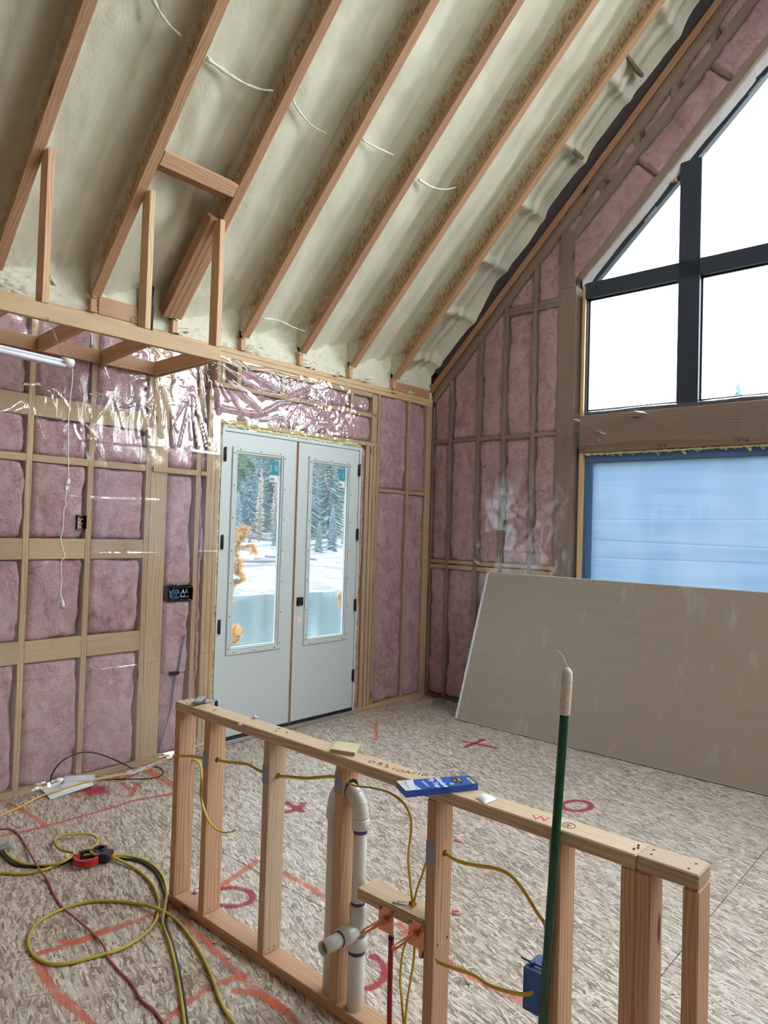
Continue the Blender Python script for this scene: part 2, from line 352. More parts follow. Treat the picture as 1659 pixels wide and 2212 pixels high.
def text(name, s, size, m, mat, parent, ext=.0002, bold=0.):
    cu = bpy.data.curves.new(name, 'FONT'); cu.body = s; cu.size = size; cu.extrude = ext; cu.align_x = 'CENTER'; cu.align_y = 'CENTER'; cu.materials.append(mat); cu.resolution_u = 3; cu.offset = bold
    t_ = bpy.data.objects.new('t', cu); COL.objects.link(t_); dg = bpy.context.evaluated_depsgraph_get(); me = bpy.data.meshes.new_from_object(t_.evaluated_get(dg)); bpy.data.objects.remove(t_); me.name = name
    if not me.materials: me.materials.append(mat)
    return link(bpy.data.objects.new(name, me), parent, m)
def grid(nu, nv, f, wrap=False):
    """f(U,V) -> (n,3) on arrays; returns verts, faces"""
    u = np.linspace(0, 1, nu); v = np.linspace(0, 1, nv); U, V = np.meshgrid(u, v, indexing='ij'); P = f(U.ravel(), V.ravel())
    i = np.arange(nu - 1)[:, None] * nv + np.arange(nv - 1)[None, :]; i = i.ravel()
    return P, np.stack([i, i + nv, i + nv + 1, i + 1], 1)

# ================================================================== FLOOR
floor = root('floor', (0, 0, 0), kind='structure')
ys = [.16, -1.085, -2.265, -3.54, -4.76, -5.98, -7.2, -8.62]; cuts = [-3.2, -3.57, -2.45, -3.3, -2.6, -3.6, -2.5]
for r_ in range(7):
    xs = [.16]; x = cuts[r_]
    while x < -.1: x += 2.44
    x -= 2.44
    while x > -8.6:
        xs.append(x); x -= 2.44
    xs.append(-8.6)
    for a, b in zip(xs[:-1], xs[1:]):
        if a - b > .1: abox('floor_panel', (b + .0015, ys[r_ + 1] + .0015, -.018), (a - .0015, ys[r_] - .0015, 0), OSB_FLOOR, floor, .0015)
abox('subfloor', (-8.6, -8.62, -.25), (.16, .16, -.019), WOOD_BEAM, floor)
def ribbon(pts, width, mat, z=.0007, n=5, name='paint_mark', zs=[0]):
    P = smoothpts([(p[0], p[1], 0) for p in pts], n); zs[0] += 1; z += .00006 * (zs[0] % 16)
    if len(P) == 2: P = [P[0].lerp(P[1], k / 8) for k in range(9)]
    vs = []; uv = []; fs = []
    for i, p in enumerate(P):
        t = P[min(i + 1, len(P) - 1)] - P[max(i - 1, 0)]; t.z = 0; t.normalize(); nn = Vector((-t.y, t.x, 0))
        for k, s in enumerate((-1, 0, 1)): vs.append((p.x + nn.x * s * width / 2, p.y + nn.y * s * width / 2, z)); uv.append((s, i))
    for i in range(len(P) - 1):
        for k in range(2): fs.append((i * 3 + k, i * 3 + k + 1, i * 3 + k + 4, i * 3 + k + 3))
    return mesh(name, vs, fs, mat, floor, uv=uv)
def mark(px, width, mat): return ribbon([PZ(*p) for p in px], width * 1.3, mat)
for px, w_, m_ in [
    ([(-40, 1815), (95, 1786), (240, 1745), (300, 1727), (385, 1714)], .045, PAINT_S), ([(-30, 1715), (60, 1757), (98, 1785)], .05, PAINT_S),
    ([(178, 1668), (240, 1672), (262, 1685), (300, 1662), (255, 1660)], .07, PAINT_O), ([(300, 1640), (330, 1672), (385, 1700)], .09, PAINT_O),
    ([(262, 1692), (282, 1705), (300, 1692), (280, 1722)], .05, PAINT_S), ([(148, 1716), (172, 1722)], .05, PAINT_O), ([(225, 1665), (285, 1668)], .08, PAINT_O),
    ([(70, 2064), (130, 2046), (230, 2012), (335, 1975), (440, 1935), (560, 1858)], .055, PAINT_S), ([(130, 2032), (165, 2036), (235, 2005)], .05, PAINT_S), ([(78, 2075), (115, 2140), (160, 2180), (215, 2230)], .06, PAINT_S),
    ([(330, 2230), (400, 2170), (470, 2125), (540, 2105)], .045, PAINT_S), ([(400, 1990), (470, 2060), (530, 2120), (600, 2170), (660, 2230)], .05, PAINT_S), ([(500, 2140), (560, 2150), (620, 2190)], .045, PAINT_O),
    ([(610, 1885), (660, 1912), (705, 1940)], .05, PAINT_S), ([(812, 1562), (813, 1600)], .05, PAINT_S),
    ([(860, 1995), (915, 2035), (1000, 2100), (1130, 2163), (1180, 2200)], .05, PAINT_S), ([(870, 2010), (925, 2062)], .06, PAINT_S),
    ([(616, 1732), (655, 1755)], .06, PAINT_R), ([(655, 1733), (640, 1748), (615, 1756)], .06, PAINT_R),
    ([(998, 1601), (1035, 1608), (1074, 1617)], .055, PAINT_R), ([(1003, 1615), (1046, 1597)], .055, PAINT_R)]: mark(px, w_, m_)
def ring(cx, cy, rx, ry, w_, a0=0, a1=360):
    mark([(cx + rx * math.cos(math.radians(a)), cy + ry * math.sin(math.radians(a))) for a in np.linspace(a0, a1, 14)], w_, PAINT_R)
ring(1246, 1741, 32, 11, .05); ring(500, 1938, 46, 20, .045, -130, 125); ring(785, 2100, 46, 36, .045, -75, 100)
# the wide crimson stain in the far left corner
sv = [(PZ(205, 1707).x, PZ(205, 1707).y, .0004)]; suv = [(0, 0)]; sf = []
for k in range(40):
    a = 2 * math.pi * k / 40; q = PZ(203 + 66 * math.cos(a) * (1 + .12 * math.sin(5 * a)), 1708 + 26 * math.sin(a) * (1 + .15 * math.cos(3 * a))); sv.append((q.x, q.y, .0004)); suv.append((1.05, 0)); sf.append((0, k + 1, (k + 1) % 40 + 1))
mesh('paint_stain', sv, sf, PAINT_R, floor, uv=suv)

# ================================================================== STUD WALLS
def batt(parent, P0, du, dv, wu, hv, nrm, seed, depth=.1, puff=.012, name='insulation_batt', poly=None):
    """a fluffy batt filling wu x hv from corner P0; nrm points into the room"""
    du = np.array(du, float); dv = np.array(dv, float); nrm = np.array(nrm, float); P0 = np.array(tuple(P0), float)
    res = .02; nu = max(6, int(wu / res)) + 2; nv = max(6, int(hv / res)) + 2
    def f(U, V):
        # outermost ring of vertices is the side wall of the batt
        iu = np.round(U * (nu - 1)); iv = np.round(V * (nv - 1)); side = (iu == 0) | (iu == nu - 1) | (iv == 0) | (iv == nv - 1)
        u = np.clip((iu - 1) / (nu - 3), 0, 1); v = np.clip((iv - 1) / (nv - 3), 0, 1)
        ex = np.minimum(u, 1 - u) * wu; ey = np.minimum(v, 1 - v) * hv
        sx = u * wu + seed * 3.7; sy = v * hv + seed * 1.3
        rim = .003 + .010 * (fbm(sx * 9, sy * 9, seed) + .5)
        rnd = np.exp(-ex / .014) * .035 + np.exp(-ey / .012) * .025
        big = fbm(sx * 3.2, sy * 2.4, seed + 5, 3) * .042; folds = np.abs(fbm(sx * 7 + fbm(sx * 3, sy * 3, 9) * 2, sy * 4, seed + 9, 4)); wr = fbm(sx * 16, sy * 14, seed + 3, 4) * .018
        d = puff + big - folds * .055 - rnd + wr
        d = np.minimum(d, -.003)
        # ragged outline: pull the rim inwards a little
        gu = (u - .5) * (wu - 2 * rim * (1.0)) ; gv = (v - .5) * (hv - 2 * rim * .6)
        if poly is not None: gu, gv = poly(gu + wu / 2, gv + hv / 2); gu = gu - wu / 2; gv = gv - hv / 2
        d = np.where(side, -depth, d)
        return P0 + (gu + wu / 2)[:, None] * du + (gv + hv / 2)[:, None] * dv + d[:, None] * nrm
    P, F = grid(nu, nv, f)
    if np.dot(np.cross(du, dv), nrm) < 0: F = F[:, ::-1]
    return mesh(name, P, F, BATT, parent, True)
wall_back = root('wall_back', (0, .07, 0), kind='structure')
abox('sheathing', (-8.6, .141, 0), (-2.66, .153, 3.44), OSB_WALL, wall_back); abox('sheathing', (-2.66, .141, 2.50), (-1.02, .153, 3.44), OSB_WALL, wall_back); abox('sheathing', (-1.02, .141, 0), (.15, .153, 3.44), OSB_WALL, wall_back)
T0 = 3.0
box('top_plate', (-8.6, 0, T0 + .04), (.0, .14, T0 + .078), WOOD_STUD, wall_back); box('top_plate', (-8.6, 0, T0), (.0, .14, T0 + .038), WOOD_STUD, wall_back)
box('sole_plate', (-8.6, 0, .001), (-2.62, .14, .039), WOOD_STUD, wall_back); box('sole_plate', (-1.05, 0, .001), (0, .14, .039), WOOD_STUD, wall_back)
def stud_b(x, z0=.04, z1=T0 - .001, w=.038, y0=0., mat=WOOD_STUD, nm='stud'): return box(nm, (x - w / 2, y0, z0), (x + w / 2, .14, z1), mat, wall_back)
fulls = [-4.03, -3.637, -3.221, -4.436, -4.842, -5.25, -5.65, -6.06, -6.46, -6.87, -7.27, -7.68, -8.1, -8.5]
for x in fulls: stud_b(x)
stud_b(-3.136, w=.13, nm='post')
stud_b(-2.812); stud_b(-2.722, .04, 2.73); stud_b(-2.683, .04, 2.489); stud_b(-2.643, .04, 2.489)
stud_b(-.825, .04); stud_b(-.89, 2.531, 2.99, .07); stud_b(-.867, .04, 2.489); stud_b(-.97, .04, 2.489, .045); stud_b(-.915, .04, 2.489, .04)
stud_b(-.378); stud_b(-.067, w=.06); stud_b(-.018, w=.034)
# header over the door, with cripples
box('header', (-2.70, 0, 2.49), (-.845, .14, 2.528), WOOD_STUD, wall_back); box('header_plate', (-2.70, 0, 2.765), (-.845, .14, 2.803), WOOD_STUD, wall_back); box('header_plate', (-2.70, 0, 2.955), (-.93, .14, 2.995), WOOD_STUD, wall_back)
for x in (-2.66, -2.47, -2.02, -1.2): stud_b(x, 2.804, 2.954, nm='cripple_stud')
stud_b(-2.62, 2.804, 2.954, .03, nm='cripple_stud')
def block_b(x0, x1, z0, z1, y0=.0, nm='blocking'): return box(nm, (x0, y0, z0), (x1, y0 + .038, z1), WOOD_STUD, wall_back)
rows = [(.81, .945), (1.452, 1.583), (2.062, 2.108), (2.348, 2.478)]
edges = sorted(fulls + [-3.202]);
cells = []
for a, b in zip(edges[:-1], edges[1:]):
    if b - a < .1: continue
    l, r = a + .0195, b - .0195
    for i, (z0, z1) in enumerate(rows):
        if i == 2: box('blocking', (l, 0, z0), (r, .14, z1), WOOD_STUD, wall_back)
        else: block_b(l, r, z0, z1)
    if b > -4.9:
        zz = [.04] + [q for z in rows for q in z] + [T0]
        for k in range(0, len(zz), 2): cells.append((l, r, zz[k], zz[k + 1]))
    else: cells.append((l, r, .04, T0))
# bay beside the door
box('blocking', (-3.19, -.012, 2.064), (-2.832, .12, 2.104), WOOD_STUD, wall_back); box('blocking', (-2.792, -.004, 2.07), (-2.742, .12, 2.1), WOOD_STUD, wall_back)
cells += [(-3.07, -2.832, .04, .62), (-3.07, -2.832, .60, 1.14), (-3.07, -2.832, 1.24, 2.064), (-3.07, -2.832, 2.104, T0), (-2.792, -2.742, .04, 2.07), (-2.792, -2.742, 2.1, T0)]
cells += [(-2.70, -.93, 2.53, 2.765), (-2.45, -2.04, 2.804, 2.954), (-2.0, -1.22, 2.804, 2.954), (-1.18, -.93, 2.804, 2.954)]
for x0, x1 in ((-.805, -.398), (-.358, -.098)):
    box('blocking', (x0, .0, 2.065), (x1, .038, 2.10), WOOD_STUD, wall_back); cells += [(x0, x1, .04, 2.065), (x0, x1, 2.10, T0)]
stud_b(-1.032, .04, 2.489, .022, .02, FLASH, 'flashing_strip')
for i, (x0, x1, z0, z1) in enumerate(cells): batt(wall_back, (x0, .0, z0), (1, 0, 0), (0, 0, 1), x1 - x0, z1 - z0, (0, -1, 0), i)
# pink wool poking out in the gap right of the door
mesh_gap = batt(wall_back, (-1.045, .0, .04), (1, 0, 0), (0, 0, 1), .04, 2.42, (0, -1, 0), 90, puff=.03)
# gap foam round the door frame
def bead(parent, a, b, r, n, mat=FOAM_Y, seed=1, name='gap_foam'):
    q = random.Random(seed); a = Vector(a); b = Vector(b); P = [a.lerp(b, k / n) + Vector((q.uniform(-r, r) * .3, q.uniform(-r, r) * .2, q.uniform(-r, r) * .3)) for k in range(n + 1)]; rs = [q.uniform(.45, 1.25) for _ in range(400)]
    return tube(name, P, r, mat, parent, 2, 7, rr=lambda t: r * rs[int(t * 390)])
bead(wall_back, (-2.622, .012, .1), (-2.622, .012, 2.47), .010, 60); bead(wall_back, (-2.61, .01, 2.474), (-1.06, .01, 2.474), .014, 45, seed=4); bead(wall_back, (-1.048, .012, .1), (-1.048, .012, 2.47), .008, 60, seed=6)
bead(wall_back, (-2.5, .0, 2.482), (-2.36, .0, 2.482), .016, 6, seed=8); bead(wall_back, (-1.3, .0, 2.484), (-1.12, .0, 2.484), .016, 7, seed=9)

# ---------------- gable wall on the right (plane x = 0), mirrored about the ridge
RIDGE = -4.3; SL = 1.007; Z0 = 3.116
def roofz(y): yy = y if y >= RIDGE else 2 * RIDGE - y; return Z0 - SL * yy
wall_right = root('wall_right', (.07, -4.3, 0), kind='structure')
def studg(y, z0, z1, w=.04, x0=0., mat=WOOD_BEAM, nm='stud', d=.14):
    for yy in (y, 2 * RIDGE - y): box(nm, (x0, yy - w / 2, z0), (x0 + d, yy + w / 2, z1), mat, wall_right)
def slopeb(nm, y0, y1, off0, off1, x0, x1, mat):
    """a member along the roof slope between heights off0..off1 below the roof line (vertical measure)"""
    k = 1 / math.sqrt(1 + SL * SL); t = (off1 - off0) * k; m = (off0 + off1) / 2
    for s in (0, 1):
        f = (lambda y: y) if s == 0 else (lambda y: 2 * RIDGE - y)
        beam(nm, ((x0 + x1) / 2, f(y0), Z0 - SL * y0 + m), ((x0 + x1) / 2, f(y1), Z0 - SL * y1 + m), x1 - x0, t, (1, 0, 0), mat, wall_right)
slopeb('rake_rafter', .02, RIDGE, .036, .10, -.04, -.002, WOOD_JOIST); slopeb('rake_gap_shade', .0, RIDGE, .101, .46, -.012, -.001, GAP_SHADE)  # the upper dark strip stands for the shaded gap beside the foam
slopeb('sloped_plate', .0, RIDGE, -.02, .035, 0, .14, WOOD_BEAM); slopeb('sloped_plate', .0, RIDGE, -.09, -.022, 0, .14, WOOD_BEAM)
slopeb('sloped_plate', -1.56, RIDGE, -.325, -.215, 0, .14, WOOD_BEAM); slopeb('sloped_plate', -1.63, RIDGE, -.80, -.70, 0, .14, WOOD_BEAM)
box('sole_plate', (0, -8.6, .001), (.14, 0, .039), WOOD_BEAM, wall_right)
for y in (-.235, -.576, -.868, -1.185): studg(y, .04, roofz(y) - .10)
studg(-.012, .04, 3.0, .02)
studg(-1.515, .04, 3.95, .165, nm='post'); studg(-1.509, 3.951, roofz(-1.44) - .1, .14, -.005, nm='post')
for y in (-1.81, -2.12, -2.43, -2.73, -3.04, -3.35, -3.66, -3.97): 
    studg(y, roofz(y) - .205, roofz(y) - .105, .05, .01, nm='cripple_stud')
ysg = [-.022, -.235, -.576, -.868, -1.185, -1.432]
def blockg(y0, y1, z0, z1, x0=0.):
    for f in (lambda y: y, lambda y: 2 * RIDGE - y): a, b = sorted((f(y0), f(y1))); box('blocking', (x0, a, z0), (x0 + .1, b, z1), WOOD_BEAM if z0 > 2 else WOOD_STUD, wall_right)
gc = []
for i in range(5):
    a = ysg[i] - (.02 if i else 0); b = ysg[i + 1] + (.02 if i < 4 else 0)
    blockg(b + .001, a - .001, 1.325, 1.365); blockg(b + .001, a - .001, 1.38, 1.415); blockg(b + .001, a - .001, 2.612, 2.65)
    for z0, z1 in ((.04, 1.325), (1.415, 2.612)): gc.append((b, a, z0, z1, None))
    if i < 3: gc.append((b, a, 2.65, None, None))
    else: gc.append((b, a, 2.65, 3.8, None)); blockg(b + .001, a - .001, 3.80, 3.838); blockg(b + .001, a - .001, 3.84, 3.875); gc.append((b, a, 3.875, None, None))
for n_, (y0, y1, z0, z1, _) in enumerate(gc):
    for m_ in (0, 1):
        if m_ and n_ % 2: continue
        ya, yb = (y0, y1)
        if z1 is None:
            h0 = Z0 - SL * y0 - .1 - z0; h1 = Z0 - SL * y1 - .1 - z0    # left side taller (towards the ridge)
            H = h0
            def pf(u, v, h0=h0, h1=h1, H=H, W=y1 - y0): return u, v / H * (h1 + (h0 - h1) * (1 - u / W))
            hh = H; pl = pf
        else: hh = z1 - z0; pl = None
        if m_ == 0: batt(wall_right, (0, y0, z0), (0, 1, 0), (0, 0, 1), y1 - y0, hh, (-1, 0, 0), 30 + n_, poly=pl)
        elif pl is None: batt(wall_right, (0, 2 * RIDGE - y1, z0), (0, 1, 0), (0, 0, 1), y1 - y0, hh, (-1, 0, 0), 60 + n_)
# wool strips along the slope
kd_ = 1 / math.sqrt(1 + SL * SL); sd = Vector((0, -kd_, SL * kd_)); sn = Vector((0, -SL * kd_, -kd_))   # along the slope, and down-square to it
def strip(off0, off1, y0, y1, seed, nm='insulation_batt'):
    P = Vector((0, y0, Z0 - SL * y0 + off0)); L = (y0 - y1) / kd_; W = (off0 - off1) * kd_
    batt(wall_right, P, sd, sn, L, W, (-1, 0, 0), seed)
    P = Vector((0, 2 * RIDGE - y0, Z0 - SL * y0 + off0)); batt(wall_right, P, (0, kd_, SL * kd_), (0, SL * kd_, -kd_), L, W, (-1, 0, 0), seed + 3)
ye = [-1.42, -1.81, -2.12, -2.43, -2.73, -3.04, -3.35, -3.66, -3.97, -4.25]
for i in range(9): strip(-.095, -.21, ye[i] - .03, ye[i + 1] + .03, 110 + i)
for i, (a, b) in enumerate([(-1.30, -2.12), (-2.12, -2.70), (-2.70, -3.4), (-3.4, -4.2)]): strip(-.33, -.70, a, b, 130 + i)
# short wool triangle beside the post
# sheathing pieces outside: below, between and above the windows
WL, WR = -1.66, 2 * RIDGE + 1.66
def panel_poly(nm, pts, x0, x1, mat, parent):
    n = len(pts); vs = [(x0, y, z) for y, z in pts] + [(x1, y, z) for y, z in pts]
    fs = [tuple(range(n)), tuple(range(2 * n - 1, n - 1, -1))] + [(i, n + i, n + (i + 1) % n, (i + 1) % n) for i in range(n)]
    return mesh(nm, vs, fs, mat, parent)
for f in (lambda y: y, lambda y: 2 * RIDGE - y):
    panel_poly('sheathing', [(f(.15), 0), (f(WL), 0), (f(WL), 3.93), (f(WL), roofz(WL) + .465), (f(.15), Z0 - SL * .15 + .465)], .141, .153, OSB_WALL, wall_right)
    panel_poly('sheathing', [(f(WL), 3.93 + .02), (f(WL), roofz(WL) + .465), (RIDGE, roofz(RIDGE) + .465), (RIDGE, 3.95 + (WL - RIDGE) * .985)], .141, .153, OSB_WALL, wall_right)
abox('sheathing', (.141, WR, 0), (.153, WL, .9), OSB_WALL, wall_right); abox('sheathing', (.141, WR, 2.43), (.153, WL, 2.77), OSB_WALL, wall_right)
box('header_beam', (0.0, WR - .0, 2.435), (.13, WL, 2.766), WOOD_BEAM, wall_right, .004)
box('window_sill_plate', (0, WR, .862), (.14, WL, .90), WOOD_BEAM, wall_right)
for y in np.arange(WR + .2, WL, .406): box('cripple_stud', (0, y - .019, .04), (.14, y + .019, .861), WOOD_BEAM, wall_right)
box('jamb_stud', (.001, WL - .038, .9), (.14, WL - .001, 2.434), WOOD_STUD, wall_right); box('jamb_stud', (.001, WL - .030, 2.768), (.14, WL - .001, 3.93), WOOD_STUD, wall_right)
# pencil notes on the beam, upside down as the carpenter left them
for s_, (u, v), sz in (('KALI', (1428, 963), .045), ('Bndry', (1600, 950), .05)):
    p = PX(u, v, -.001); text('pencil_note', s_, sz, Matrix.Translation(p) @ Matrix(((0, 0, -1, 0), (1, 0, 0, 0), (0, -1, 0, 0), (0, 0, 0, 1))), INK, wall_right, .0001)

# ---------------- the two walls behind the camera, framed the same way
def far_wall(nm, ax):
    wl = root(nm, (0, 0, 0), kind='structure')
    if ax == 'y':
        wins = []
        abox('sheathing', (-8.6, -8.75, 0), (.15, -8.74, .3), OSB_WALL, wl); abox('sheathing', (-8.6, -8.75, 2.4), (.15, -8.74, 3.44), OSB_WALL, wl)
        for a, b in ((-8.6, .15),):
            abox('sheathing', (a, -8.75, .3), (b, -8.74, 2.4), OSB_WALL, wl)
        box('top_plate', (-8.6, -8.74, 3.0), (0, -8.6, 3.078), WOOD_STUD, wl); box('sole_plate', (-8.6, -8.74, .001), (0, -8.6, .039), WOOD_STUD, wl)
        for x in np.arange(-8.5, 0, .61):
            hitw = any(a - .02 < x < b + .02 for a, b, _, _ in wins)
            for z0, z1 in (((.04, .28), (2.42, 2.999)) if hitw else ((.04, 2.999),)): box('stud', (x - .019, -8.739, z0), (x + .019, -8.6, z1), WOOD_STUD, wl)
            for z0, z1 in (((.04, .28), (2.44, 2.999)) if hitw else ((.04, 2.999),)):
                abox('insulation_batt', (x + .021, -8.738, z0), (min(x + .589, -.01), -8.62, z1), LOW_BOUNCE, wl, .02)
        return wl, wins
    panel_poly('sheathing', [(.15, 0), (-8.75, 0), (-8.75, 3.43), (RIDGE, roofz(RIDGE) + .465), (.15, 3.43)], -8.74, -8.73, OSB_WALL, wl)
    box('sole_plate', (-8.73, -8.6, .001), (-8.6, 0, .039), WOOD_STUD, wl)
    for y in np.arange(-.25, -8.5, -.61):
        box('stud', (-8.729, y - .019, .04), (-8.59, y + .019, roofz(y) - .05), WOOD_STUD, wl); y1 = max(y - .589, -8.6); zt = min(roofz(y), roofz(y1)) - .08
        abox('insulation_batt', (-8.728, y1, .04), (-8.61, y - .021, zt), LOW_BOUNCE, wl, .02)
    return wl, None
wall_front, fw = far_wall('wall_front', 'y'); wall_left, _ = far_wall('wall_left', 'x')
for i, (a, b, z0, z1) in enumerate([]):
    wd = None
    for nm, lo, hi in (('frame', (a, -8.73, z0), (b, -8.66, z0 + .06)), ('frame', (a, -8.73, z1 - .06), (b, -8.66, z1)), ('frame', (a, -8.73, z0 + .06), (a + .06, -8.66, z1 - .06)), ('frame', (b - .06, -8.73, z0 + .06), (b, -8.66, z1 - .06))): box(nm, lo, hi, NAVY, wd)
    abox('pane', (a + .06, -8.70, z0 + .06), (b - .06, -8.695, z1 - .06), GLASS, wd, 0)

# ================================================================== CEILING: I-joists, foam, blocking
ceiling = root('ceiling', (-4.3, -4.3, 7.4), kind='structure')
JS = .302; JC = [-(.652 + .605 * k) for k in range(14)]
k2 = math.sqrt(1 + SL * SL); N_up = Vector((0, SL / k2, 1 / k2)); ALONG = Vector((0, -1 / k2, SL / k2))
def on(y, h, x):   # a point h metres square above the joist underside
    return Vector((x, y, Z0 - SL * y)) + N_up * h
def joist(x, y0=-.055, y1=RIDGE, mirror=False):
    def mk(nm, h, w, d, mat, par, bev=.002, y0=y0):
        a = on(y0, h, x); b = on(y1 + .02, h, x)
        if mirror: a.y = 2 * RIDGE - a.y; b.y = 2 * RIDGE - b.y
        o = beam(nm, a, b, w, d, (1, 0, 0), mat, par, bev)
        return o
    j = mk('joist', .019, .064, .038, WOOD_JOIST, ceiling)
    # the web's local x is the joist's up direction measured from the flange, for the overspray
    a = on(y0, .038 + .12, x); b = on(y1 + .02, .038 + .12, x)
    if mirror: a.y = 2 * RIDGE - a.y; b.y = 2 * RIDGE - b.y
    z = (b - a).normalized(); L = (b - a).length; up = N_up.copy()
    if mirror: up.y = -up.y
    yv = z.cross(up)
    org = a - up * .12
    M = Matrix(((up.x, yv.x, z.x, org.x), (up.y, yv.y, z.y, org.y), (up.z, yv.z, z.z, org.z), (0, 0, 0, 1)))
    vs = []
    for zz in (0, L):
        for xx in (0, .24):
            for q in (-.005, .005): vs.append((xx, q, zz))
    fs = [(0, 1, 3, 2), (4, 6, 7, 5), (0, 4, 5, 1), (2, 3, 7, 6), (0, 2, 6, 4), (1, 5, 7, 3)]
    me = bpy.data.meshes.new('web'); me.from_pydata(vs, [], fs); me.materials.append(OSB_WEB); link(bpy.data.objects.new('web', me), j, M)
    mk('top_flange', .30, .064, .038, WOOD_JOIST, j)
for x in JC:
    joist(x)
    if not -3.7 < x < -.8: joist(x, mirror=True)
SH = .33; SKX = (-.85, -3.65); SKY_ = (-1.5, -3.0)
for s in (0, 1):
    f = (lambda v: v) if s == 0 else (lambda v: Vector((v.x, 2 * RIDGE - v.y, v.z)))
    def sheet(xa, xb, ya, yb):
        P = [f(on(ya, SH, xa)), f(on(yb, SH, xa)), f(on(yb, SH, xb)), f(on(ya, SH, xb))]; Q = [f(on(ya, SH + .02, xa)), f(on(yb, SH + .02, xa)), f(on(yb, SH + .02, xb)), f(on(ya, SH + .02, xb))]
        mesh('roof_sheathing', P + Q, [(0, 1, 2, 3), (7, 6, 5, 4), (0, 4, 5, 1), (1, 5, 6, 2), (2, 6, 7, 3), (3, 7, 4, 0)], OSB_WALL, ceiling)
    yt = RIDGE - .33
    if s == 0: sheet(.25, -8.8, .25, yt)
    else:
        for a_ in ((.25, SKX[0], .25, yt), (SKX[1], -8.8, .25, yt), (SKX[0], SKX[1], .25, SKY_[0]), (SKX[0], SKX[1], SKY_[1], yt)): sheet(*a_)
sk = root('added_fill_skylight', (sum(SKX) / 2, 2 * RIDGE - sum(SKY_) / 2, 5.5), kind='structure')  # skylight added on the unseen slope to bring fill light into the room
def mir(v): return Vector((v.x, 2 * RIDGE - v.y, v.z))
for x in (SKX[0] - .03, SKX[1] + .03, sum(SKX) / 2): beam('frame', mir(on(SKY_[0], SH, x)), mir(on(SKY_[1], SH, x)), .06, .09, (1, 0, 0), WHITE, sk)
for y in (SKY_[0] - .02, SKY_[1] + .02): beam('frame', mir(on(y, SH, SKX[0])), mir(on(y, SH, SKX[1])), .06, .09, (0, -1, -SL), WHITE, sk)
P = [mir(on(y, SH + .01, x)) for x, y in ((SKX[0], SKY_[0]), (SKX[1], SKY_[0]), (SKX[1], SKY_[1]), (SKX[0], SKY_[1]))]; mesh('pane', P, [(0, 1, 2, 3)], GLASS, sk)
box('ridge_beam', (-8.7, RIDGE - .045, roofz(RIDGE) - .25), (.13, RIDGE + .045, roofz(RIDGE) - .002), WOOD_JOIST, ceiling)
def foam_bay(x0, x1, seed, ymax=RIDGE, last=False, res=(150, 26), mirror=False):
    """x0 < x1; foam from the wall plate up the slope, its belly sagging below the sheathing"""
    W = x1 - x0; L = -ymax * k2
    def f(U, V):
        s = U ** 1.15 * (L + .25) - .25; a = V
        x = x0 + a * W
        wob = vnoise(s * 1.6, a * 0 + seed, seed) * .35
        crease = np.exp(-((a - .62 - .12 * wob) / .035) ** 2)
        h = .165 - .10 * np.exp(-a / .10) - .05 * np.sin(np.pi * np.clip(a / .55, 0, 1)) + .02 * a
        h = h + .040 * np.clip((a - .66) / .3, 0, 1)
        h = h + .014 * crease - .012 * np.exp(-((a - .70) / .06) ** 2)
        h = h + fbm(s * 2.2, a * 2.5 + seed * 3, seed, 4) * .030 + fbm(s * 12, a * 9, seed + 4, 3) * .006 + .004 * np.exp(-((a - .58) / .008) ** 2)
        if last: h = h + .03 * (vnoise(s * 1.1, s * 0, 5) + .5) + (-.075 + .10 * vnoise(s * 2.3, s * 0, 77)) * np.clip((a - .78) / .22, 0, 1) ** 1.2 - .045 * np.exp(-(((s / 1.01) % .56 - .28) / .05) ** 2) * np.clip(1.5 - a, 0, 1)
        s1 = np.maximum(s, 0); y = -s1 / k2 ; z = Z0 + SL * s1 / k2
        y = y + N_up.y * h; z = z + N_up.z * h
        # foot: vertical popcorn face down to the plate
        t = np.clip(-s / .25, 0, 1); near = np.exp(-np.maximum(s, 0) / .10)
        yb = .035 + .02 * np.sin(a * 9 + seed); zf = 3.079
        pop = np.abs(fbm(a * W * 30, s * 28, seed + 8, 4)) * .075 + .1 * fbm(a * W * 6, s * 5, seed, 2) * .3
        y = np.where(s < 0, y * (1 - t) + yb * t, y); z = np.where(s < 0, z * (1 - t) + zf * t, z)
        y = y - np.abs(pop) * np.where(s < 0, 1., near) - .02 * np.where(s < 0, np.sin(np.pi * t), 0)
        y = np.minimum(y, .045 - .02 * near - .6 * np.abs(fbm(a * W * 22, s * 20, seed + 6, 3)) * .05)
        if mirror: y = 2 * RIDGE - y
        return np.stack([x, y, z], 1)
    P, F = grid(res[0], res[1], f)
    if mirror: F = F[:, ::-1]
    return mesh('foam_panel', P, F, FOAM, ceiling, True, center=False)
xs = [-.002] + JC + [-8.6]
for i in range(len(xs) - 1):
    if i < 9: foam_bay(xs[i + 1] + .006, xs[i] - (.005 if i else .0), i + 1, last=(i == 0), res=(300, 34))
    else: foam_bay(xs[i + 1] + .006, xs[i] - .006, i + 1, res=(60, 12))
    if not 1 <= i <= 5: foam_bay(xs[i + 1] + .006, xs[i] - .006, i + 21, res=(60, 12), mirror=True)
for x in JC:
    box('bearing_block', (x - .02, -.03, 3.0785), (x + .02, .05, 3.175), WOOD_FIR, ceiling)
    box('bearing_block', (x - .02, -8.62, 3.0785), (x + .02, -8.57, 3.175), WOOD_FIR, ceiling)
box('bearing_block', (-.61, .0, 3.079), (-.06, .038, 3.165), WOOD_JOIST, ceiling); box('bearing_block', (-3.63, -.005, 3.08), (-3.33, .033, 3.2), WOOD_JOIST, ceiling)
